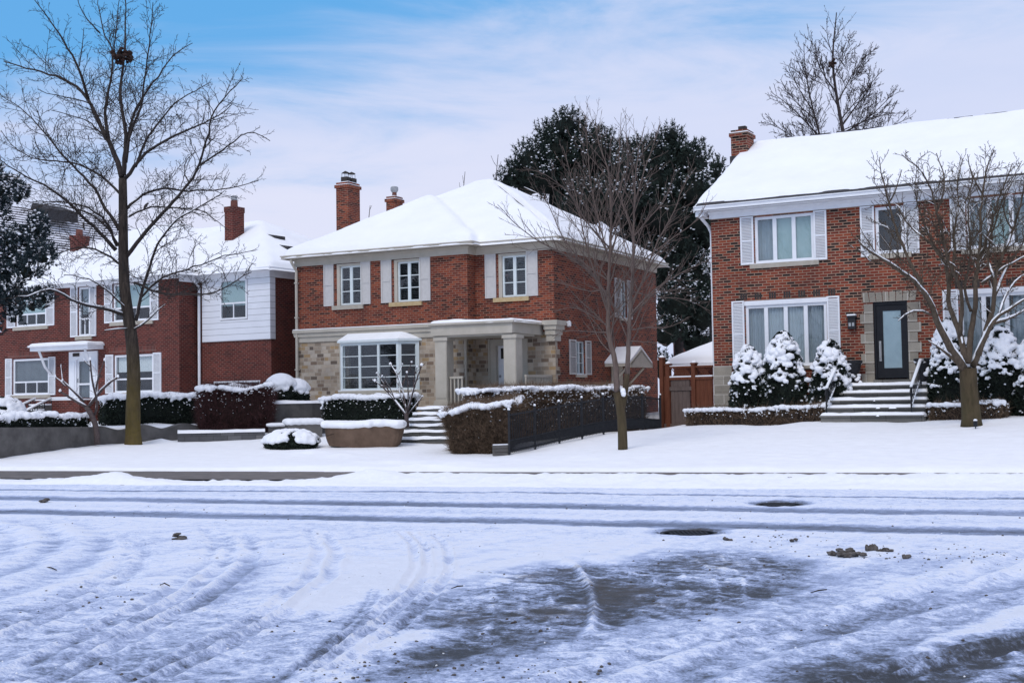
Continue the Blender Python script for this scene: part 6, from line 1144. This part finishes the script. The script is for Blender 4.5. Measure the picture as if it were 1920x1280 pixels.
for px, r0, ln in LM:
    low = px[0][1] > 575 and len(px) < 8; P, Rr = T.limb(px, 35.5, r0, max(.010, r0*.18), ln, snow=.75 if low else .12, wig=.012); T.sprout(P, Rr, 2, .155, .42, (32, 65), .25, .10, .0054, .66, .19, maxlen=1.45, seglen=.13, rk=.8)
T.done()
p = at(228, 106, 35.4); C = RNG.normal(size=(60, 3))*np.array([.13, .13, .09]); t = thing('bird_nest', tuple(p), 'dark round leafy nest high in the left bare tree', 'nest'); V, F = blobs(C, .07, IC1, .8, .25); mk('nest_ball', V, F, 'nest_twigs', t); V, F = slivers(C, rnd_dir(60), RNG.uniform(.1, .25, 60), .008); mk('twigs', V, F, 'nest_twigs', t)
p = at(273, 388, 35.0); bd = thing('bird', tuple(p), 'small dark bird perched on a branch of the left bare tree', 'bird'); mb = MB(); mb.tube([np.array(q) for q in ((-.09, 0, -.11), (-.05, 0, -.06), (-.02, 0, 0), (.02, 0, .05), (.045, 0, .085), (.07, 0, .09), (.10, 0, .085))], [.008, .02, .042, .045, .03, .022, .004], 8); mb.build('body', 'flue_dark', bd, True, uv=False)
# ---- slim twin-stemmed tree in front of the middle house
zB = lambda *p: Z(2.461, 860, 180, *p)
b = base(1168, 28.5); T = Tree('bare_tree', (b[0], b[1], b[2]-.2), 'slim twin-stemmed bare tree on the lawn before the iron fence', bark='bark_tan', trunk_bark='trunk_brown')
T.limb([(1168, 848), (1167, 800), (1163, 755), (1157, 735)], 28.5, .118, .10, trunk=True, attach=False); T.limb([(1166, 765), (1172, 740), (1176, 700)], 28.5, .085, .062, trunk=True)
LM = [([(1157, 737)]+zB((725,1230),(692,1120),(690,950),(695,800),(702,600),(702,450),(690,330),(640,220),(630,90)), .075, .15), ([(1176, 703)]+zB((782,1180),(790,1000),(800,850),(810,600),(812,400),(830,250),(855,140)), .062, -.15), (zB((690,1000),(650,880),(590,700),(545,480),(500,300),(480,230)), .03, .5), (zB((690,930),(630,830),(520,740),(400,690),(280,610),(180,500)), .028, -.6), (zB((792,980),(850,850),(920,660),(1000,530),(1040,400),(1095,330)), .032, .5), (zB((785,1020),(860,930),(960,850),(1060,800),(1180,740)), .026, -.7), (zB((700,640),(760,470),(780,300),(770,90)), .024, -.5), (zB((700,500),(745,330),(740,200),(750,100)), .02, .4), (zB((810,500),(860,330),(900,220),(930,120)), .02, .4), (zB((695,760),(640,560),(600,350),(585,90)), .022, .8), (zB((690,1060),(600,1000),(520,960),(440,1000)), .018, -.6), (zB((690,1090),(600,1090),(500,1070),(430,1110)), .016, .6), (zB((785,1080),(880,1060),(970,1080),(1060,1020)), .018, .6), (zB((782,1130),(880,1130),(960,1150)), .015, -.5), (zB((690,850),(560,760),(470,640),(400,460),(300,420)), .02, .4), (zB((800,800),(900,720),(1010,640),(1120,560),(1150,470)), .02, .2), (zB((692,900),(560,900),(470,850),(410,860)), .016, .9), (zB((795,900),(900,930),(1040,930),(1160,990)), .016, .9), (zB((697,700),(600,600),(500,430),(380,350),(300,330)), .018, -.8), (zB((805,650),(880,560),(960,480),(1000,330)), .018, -.6)]
for px, r0, ln in LM:
    P, Rr = T.limb(px, 28.5, r0, .006, ln, snow=.10, wig=.006); T.sprout(P, Rr, 1, .15, .42, (22, 48), .34, .10, .0040, .8, .09, maxlen=1.5, seglen=.2)
mk('snow', *blobs(np.array([at(1168, 733, 28.4)-T.o, at(1169, 738, 28.4)-T.o]), .06, IC2, 1.2, .05), 'snow', T.t, True)
T.done()
# ---- many-limbed tree in front of the right house
zC = lambda *p: Z(2.782, 1540, 360, *p)
D3 = 30.2; b = base(1822, D3); T = Tree('bare_tree', (b[0], b[1], b[2]-.2), 'stout low-forked bare tree with snow along its many limbs, right of the steps', bark='bark_brown', trunk_bark='trunk_brown')
T.limb([(1822, 803), (1820, 770), (1816, 720), (1815, 690)], D3, .225, .20, trunk=True, attach=False); P0 = T.axes[0][0][0]-T.o; T.trunk.tube([P0, P0+np.array([0, 0, .2]), P0+np.array([0, 0, .6])], [.27, .235, .205], 10)
LM = [(zC((748,930),(700,860),(640,760),(600,660),(560,550),(480,460),(400,400),(300,340),(210,285),(190,250)), .105, -.5, .95), (zC((600,650),(540,520),(480,400),(420,270),(380,170),(350,50),(320,-80),(300,-180)), .06, .3, .6), (zC((715,895),(640,830),(555,775)), .05, -.8, 1), (zC((570,640),(500,600),(440,620),(400,670)), .03, -.8, .9),
 (zC((745,880),(730,740),(690,660),(655,570),(670,450),(640,350),(570,260),(500,220),(430,150),(400,80)), .085, .6, .35), (zC((762,890),(780,720),(810,560),(800,480),(830,300),(830,100),(840,0),(860,-120),(900,-220)), .085, .3, .15), (zC((790,910),(850,780),(880,690),(930,640),(1000,600),(1060,560),(1120,520)), .08, -.5, .85), (zC((820,850),(870,700),(905,560),(900,440),(960,300),(1000,200),(1040,80),(1060,-60)), .08, .2, .5), (zC((722,760),(740,580),(720,470),(660,380),(640,250),(600,100),(580,0),(520,-120),(420,-190)), .06, -.4, .25), (zC((870,700),(980,660),(1060,620),(1140,560)), .05, .5, .9), (zC((835,480),(900,430),(970,380),(1060,340),(1130,300)), .04, -.4, .85), (zC((670,460),(700,330),(690,200),(720,60),(700,-60),(740,-170)), .045, .7, .2), (zC((905,540),(950,420),(1060,260),(1100,100)), .04, .6, .5), (zC((830,330),(880,200),(920,60),(960,-60),(1000,-150)), .04, -.5, .15), (zC((900,450),(860,340),(900,180),(950,20),(1040,-150)), .035, .5, .2), (zC((640,350),(560,240),(520,120),(480,0),(500,-100)), .03, -.6, .3), (zC((600,110),(650,0),(640,-120),(600,-200)), .03, .4, .1), (zC((350,60),(400,-20),(420,-120)), .02, .5, .1), (zC((300,340),(240,260),(200,180)), .02, .4, .5), (zC((780,620),(740,540),(760,430),(780,330),(770,190),(760,60),(800,-100)), .04, -.8, .3), (zC((930,630),(960,540),(1010,450),(1080,420)), .035, .7, .8), (zC((480,400),(380,330),(300,210)), .018, -.5, .5), (zC((840,10),(780,-80),(760,-200)), .025, -.3, .05), (zC((1000,200),(940,120),(960,0),(1020,-90)), .025, -.6, .1)]
for px, r0, ln, sn in LM:
    P, Rr = T.limb(px, D3, r0, max(.010, r0*.16), ln, snow=sn, wig=.01); T.sprout(P, Rr, 2, .105, .37, (28, 60), .45, .34 if r0 > .05 else .15, .0062, .62, .24, snow=.35, maxlen=1.0, seglen=.10)
T.done()
# ---- pruned little trees
zD = lambda *p: Z(3.369, 0, 480, *p)
b = base(183, 34.7); T = Tree('pruned_tree', (b[0], b[1], b[2]-.1), 'small hard-pruned tree with snowy stubs growing in front of the left wall', bark='bark_mauve')
T.limb(zD((615,1190),(615,1080),(590,1000),(545,950)), 34.7, .085, .07, trunk=True, attach=False)
for px, r0 in ((zD((550,955),(480,910),(420,890),(380,855)), .07), (zD((530,920),(490,870),(430,820),(395,790)), .055), (zD((560,950),(600,900),(640,850),(670,790),(720,780),(745,765)), .065), (zD((600,1000),(640,930),(590,860),(575,760),(575,680),(570,655)), .055), (zD((600,870),(615,770),(630,700),(660,660)), .05), (zD((640,850),(690,820),(730,770)), .03), (zD((575,700),(545,680),(530,660)), .025), (zD((410,820),(380,770),(350,765)), .03), (zD((395,795),(390,730),(385,700)), .02)):
    r0 *= .68; P, Rr = T.limb(px, 34.7, r0, r0*.55, RNG.uniform(-.6, .6), snow=.85); T.sprout(P, Rr, 1, .11, .3, (30, 75), .35, .4, .005, .6, .25, lfix=.26, seglen=.06); T.sn.lathe(tuple(P[-1]-T.o), [(r0*.5, -.01), (r0*.9, .02), (r0*.6, .06), (.005, .08)], 7)
T.done()
zE = lambda *p: Z(2.908, 500, 420, *p)
b = base(762, 35.6, 0); T = Tree('pruned_tree', (b[0], b[1], b[2]-.1), 'knobbly pruned magnolia-like bush with snow on every fork before the bay window', bark='bark_mauve')
T.limb(zE((765,1110),(765,1060),(760,1030)), 35.6, .07, .06, trunk=True, attach=False)
for px, r0 in ((zE((760,1040),(710,980),(680,930),(640,890),(590,855)), .042), (zE((680,930),(650,880),(620,840),(600,815)), .028), (zE((762,1030),(750,950),(740,880),(720,820),(690,790),(675,765)), .04), (zE((740,880),(760,820),(780,780),(790,755)), .028), (zE((766,1030),(790,960),(800,880),(830,820),(845,770)), .04), (zE((768,1040),(810,1000),(830,960),(850,940)), .03), (zE((720,820),(735,790),(740,765)), .02), (zE((800,890),(790,830),(820,780)), .022), (zE((660,890),(620,900),(580,852)), .018), (zE((700,960),(690,880),(650,840),(630,830)), .022), (zE((770,1020),(770,930),(775,860),(765,810)), .03), (zE((765,1020),(730,940),(700,850),(705,800)), .025)):
    r0 *= .8; P, Rr = T.limb(px, 35.6, r0, r0*.5, RNG.uniform(-.9, .9), snow=.7); T.sprout(P, Rr, 1, .10, .3, (28, 60), .5, .35, .007, .6, .22, lfix=.26, snow=.95, seglen=.06); C = np.array([P[-1]-T.o+np.array([0, 0, .02])]); V, F = blobs(C, r0*1.6, IC1, .9, .15); [T.sn.f.append(tuple(int(k)+len(T.sn.v) for k in f)) or T.sn.m.append(0) for f in F]; T.sn.v.extend(tuple(v) for v in V)
T.done()
# ---- far bare trees
zF = lambda *p: Z(1.882, 900, 0, *p)
D4 = 78.; b = base(1583, D4); T = Tree('bare_tree', (b[0], b[1], .9), 'tall pointed bare tree rising behind the roof of the right house', bark='bark_far')
T.limb([(1585, 745)]+zF((1285,480),(1272,420),(1255,320),(1243,220),(1248,140),(1256,75),(1258,45)), D4, .36, .03, trunk=True, attach=False); TP = T.axes[0]
sec = T.limb([(1583, 420)]+zF((1205,500),(1175,390),(1152,280),(1142,190),(1143,150)), D4, .13, .02, .5)
LM = [(zF((1230,520),(1150,430),(1080,360),(1025,325)), .10), (zF((1220,540),(1110,490),(1050,445),(1005,430)), .08), (zF((1280,440),(1330,370),(1390,300),(1390,250)), .09), (zF((1283,470),(1370,420),(1440,350),(1460,330)), .09), (zF((1285,520),(1400,480),(1460,440),(1520,415)), .08), (zF((1262,360),(1310,270),(1350,200),(1385,180)), .07), (zF((1258,330),(1200,250),(1175,170),(1160,120)), .07), (zF((1250,270),(1290,190),(1310,120)), .05), (zF((1246,200),(1220,130),(1225,70)), .04), (zF((1250,150),(1275,90),(1280,65)), .03), (zF((1175,390),(1120,310),(1085,230)), .06), (zF((1160,320),(1190,230),(1180,160)), .05), (zF((1180,420),(1100,350),(1060,280)), .05), (zF((1275,420),(1350,330),(1410,260)), .06), (zF((1265,380),(1220,300),(1210,220)), .05), (zF((1152,280),(1110,210),(1110,180)), .04), (zF((1280,460),(1420,400),(1500,400)), .05)]
T.sprout(*TP, 2, .5, .25, (28, 50), .35, .45, .0125, .6, .1, maxlen=3.6, seglen=.5, rk=.6); T.sprout(*sec, 2, .34, .35, (28, 50), .35, .2, .0125, .6, .1, maxlen=3., seglen=.5, rk=.6)
for px, r0 in LM: P, Rr = T.limb(px, D4, r0*.72, .014, RNG.uniform(-.7, .7)); T.sprout(P, Rr, 2, .25, .52, (25, 52), .35, .08, .0140, .60, .1, maxlen=3.6, seglen=.5, rk=.6)
T.done(); p = at(1561, 121, D4-.2); o = mk('leaf_nest', *blobs(RNG.normal(size=(20, 3))*.11, .10, IC1, 1, .25), 'nest_twigs'); o.location = p; tag(o, 'dark clump of leaves lodged high in the pointed bare tree', 'nest')
for (px, top, D, hgt, lab, k) in ((930, 290, 95, .3, 'distant bare tree peeping over the hipped roof beside the dark pines', 3), (868, 322, 100, .3, 'faint distant bare tree over the crest of the middle roof', 2), (690, 385, 95, .2, 'faint bare tree tips just right of the tall roof chimney', 2)):
    b = base(px, D); T = Tree('bare_tree', (b[0], b[1], .9), lab, bark='bark_far', group='distant bare trees over the roof'); P, Rr = T.limb([(px, 740), (px+2, 600), (px-3, 450), (px, top+40), (px+4, top)], D, .2, .02, trunk=True, attach=False); T.sprout(P, Rr, 2, .8, .26, (20, 42), .6, .45, .016, .6, .1, maxlen=4, seglen=.7); T.done()
# ---- evergreens
def pine(name, bl, D, lab, base_px, mat='foliage_dark', tuft=.42, dens=9., sn=.42, group=None, needles=15, spread=.5, cat_='pine tree', trunk_r=.25, wid=.019, snr=.055, core=.60):
    b = base(base_px, D); t = thing(name, (b[0], b[1], b[2]-.1), lab, cat_, 0, group); o = np.array([b[0], b[1], b[2]-.1]); cv, tv, sv = [], [], []
    for (px, py, r) in bl:
        R_ = r*1.1*D/FPX; c_ = at(px, py, D+RNG.uniform(-1, 1)*spread*R_*1.6)-o
        V, F = IC3; n = fbm(V[:, 0]*2+px, V[:, 1]*2, V[:, 2]*2, 3)-.5; cv.append((V*R_*(core+.45*n[:, None])+c_, F))
        m = int(dens*R_*R_*15); N = rnd_dir(m); N[:, 2] = np.where((N[:, 2] < -.5), -N[:, 2], N[:, 2]); P = c_+N*R_*RNG.uniform(.5, 1.0, m)[:, None]*(1+.4*(fbm(N[:, 0]*3+px, N[:, 1]*3, N[:, 2]*3, 2)-.5))[:, None]
        ax = N*.8+np.array([0, 0, .75])+RNG.normal(size=(m, 3))*.25; ax /= np.linalg.norm(ax, axis=1)[:, None]
        k = needles; st_ = np.repeat(P, k, 0)+np.repeat(ax, k, 0)*RNG.uniform(0, tuft*.8, m*k)[:, None]; dn = np.repeat(ax, k, 0)*.75+rnd_dir(m*k)*.75; dn /= np.linalg.norm(dn, axis=1)[:, None]; tv.append(slivers(st_, dn, RNG.uniform(.28, .5, m*k)*tuft, wid*RNG.uniform(.8, 1.6, m*k)))
        ms = RNG.uniform(size=m) < sn*np.clip(.25+N[:, 2], 0, 1)*(.3+1.4*fbm(P[:, 0]*.8, P[:, 1]*.8, P[:, 2]*.8, 2)); 
        if ms.any():
            Q = np.repeat(P[ms]+ax[ms]*tuft*.45, 3, 0)+RNG.normal(size=(ms.sum()*3, 3))*tuft*.2; sv.append(blobs(Q, RNG.uniform(.5, 1.3, len(Q))*snr, IC1, .55, .25))
    mk('crown_light_block', *cat(*cv), 'core_dark', t, True)['kind'] = 'stuff'; mk('needles', *cat(*tv), mat, t)  # dark solids added inside the crown to block light
    if sv: mk('snow', *cat(*sv), 'snow_clump', t, True)['kind'] = 'stuff'
    mb = MB(); c_ = at(bl[0][0], bl[0][1], D)-o; mb.tube([np.array([0, 0, -.2]), np.array([.05, 0, c_[2]*.4]), np.array([c_[0], 0, c_[2]*.98])], [trunk_r, trunk_r*.8, .05], 8); mb.build('trunk', 'bark_far', t, True, uv=False)
DP = 60.
pine('pine_tree', [(1060,240,30),(1035,268,36),(1085,262,34),(1058,290,48),(1000,305,38),(968,332,28),(950,345,18),(1020,335,46),(1075,335,52),(1110,300,44),(1128,268,26),(1130,340,50),(1100,385,55),(1060,380,50),(1150,390,52),(990,345,34),(1150,300,34),(1165,330,42),(1178,310,36),(1190,350,40)], DP, 'tall dense dark pine left of the pair, its crown topping the hipped roof', 1070, group='dark pines behind the middle house')
pine('pine_tree', [(1258,258,20),(1255,285,32),(1230,305,40),(1200,298,34),(1180,330,44),(1280,300,30),(1305,282,16),(1308,310,28),(1270,340,48),(1220,350,52),(1300,360,40),(1180,380,46),(1245,400,58),(1300,410,46),(1200,440,56),(1275,465,56),(1325,440,36),(1240,500,56),(1300,530,52),(1270,575,52),(1318,590,40),(1250,625,34),(1300,640,34),(1240,690,26)], DP-2, 'broad dark pine right of the pair, snow-dusted down to the garage roof', 1275, group='dark pines behind the middle house')
pine('pine_tree', [(1348,312,13),(1338,332,22),(1355,335,14),(1325,360,26),(1345,370,26),(1330,410,30)], DP+5, 'small dark pine top close to the chimney of the right house', 1340, tuft=.38)
pine('pine_tree', [(-30,330,34),(8,362,30),(34,372,22),(-20,400,40),(70,430,22),(58,462,32),(20,455,26),(80,485,26),(-10,480,40),(10,520,36),(50,512,30),(82,560,17),(60,575,24),(12,565,32),(-30,560,40),(25,600,18),(-30,620,30)], 34.2, 'blue-green pine boughs with snow cushions reaching in from the left edge', -60, 'foliage_blue', .24, 40., .45, needles=16, wid=.013, trunk_r=.2, snr=.045, core=.28)
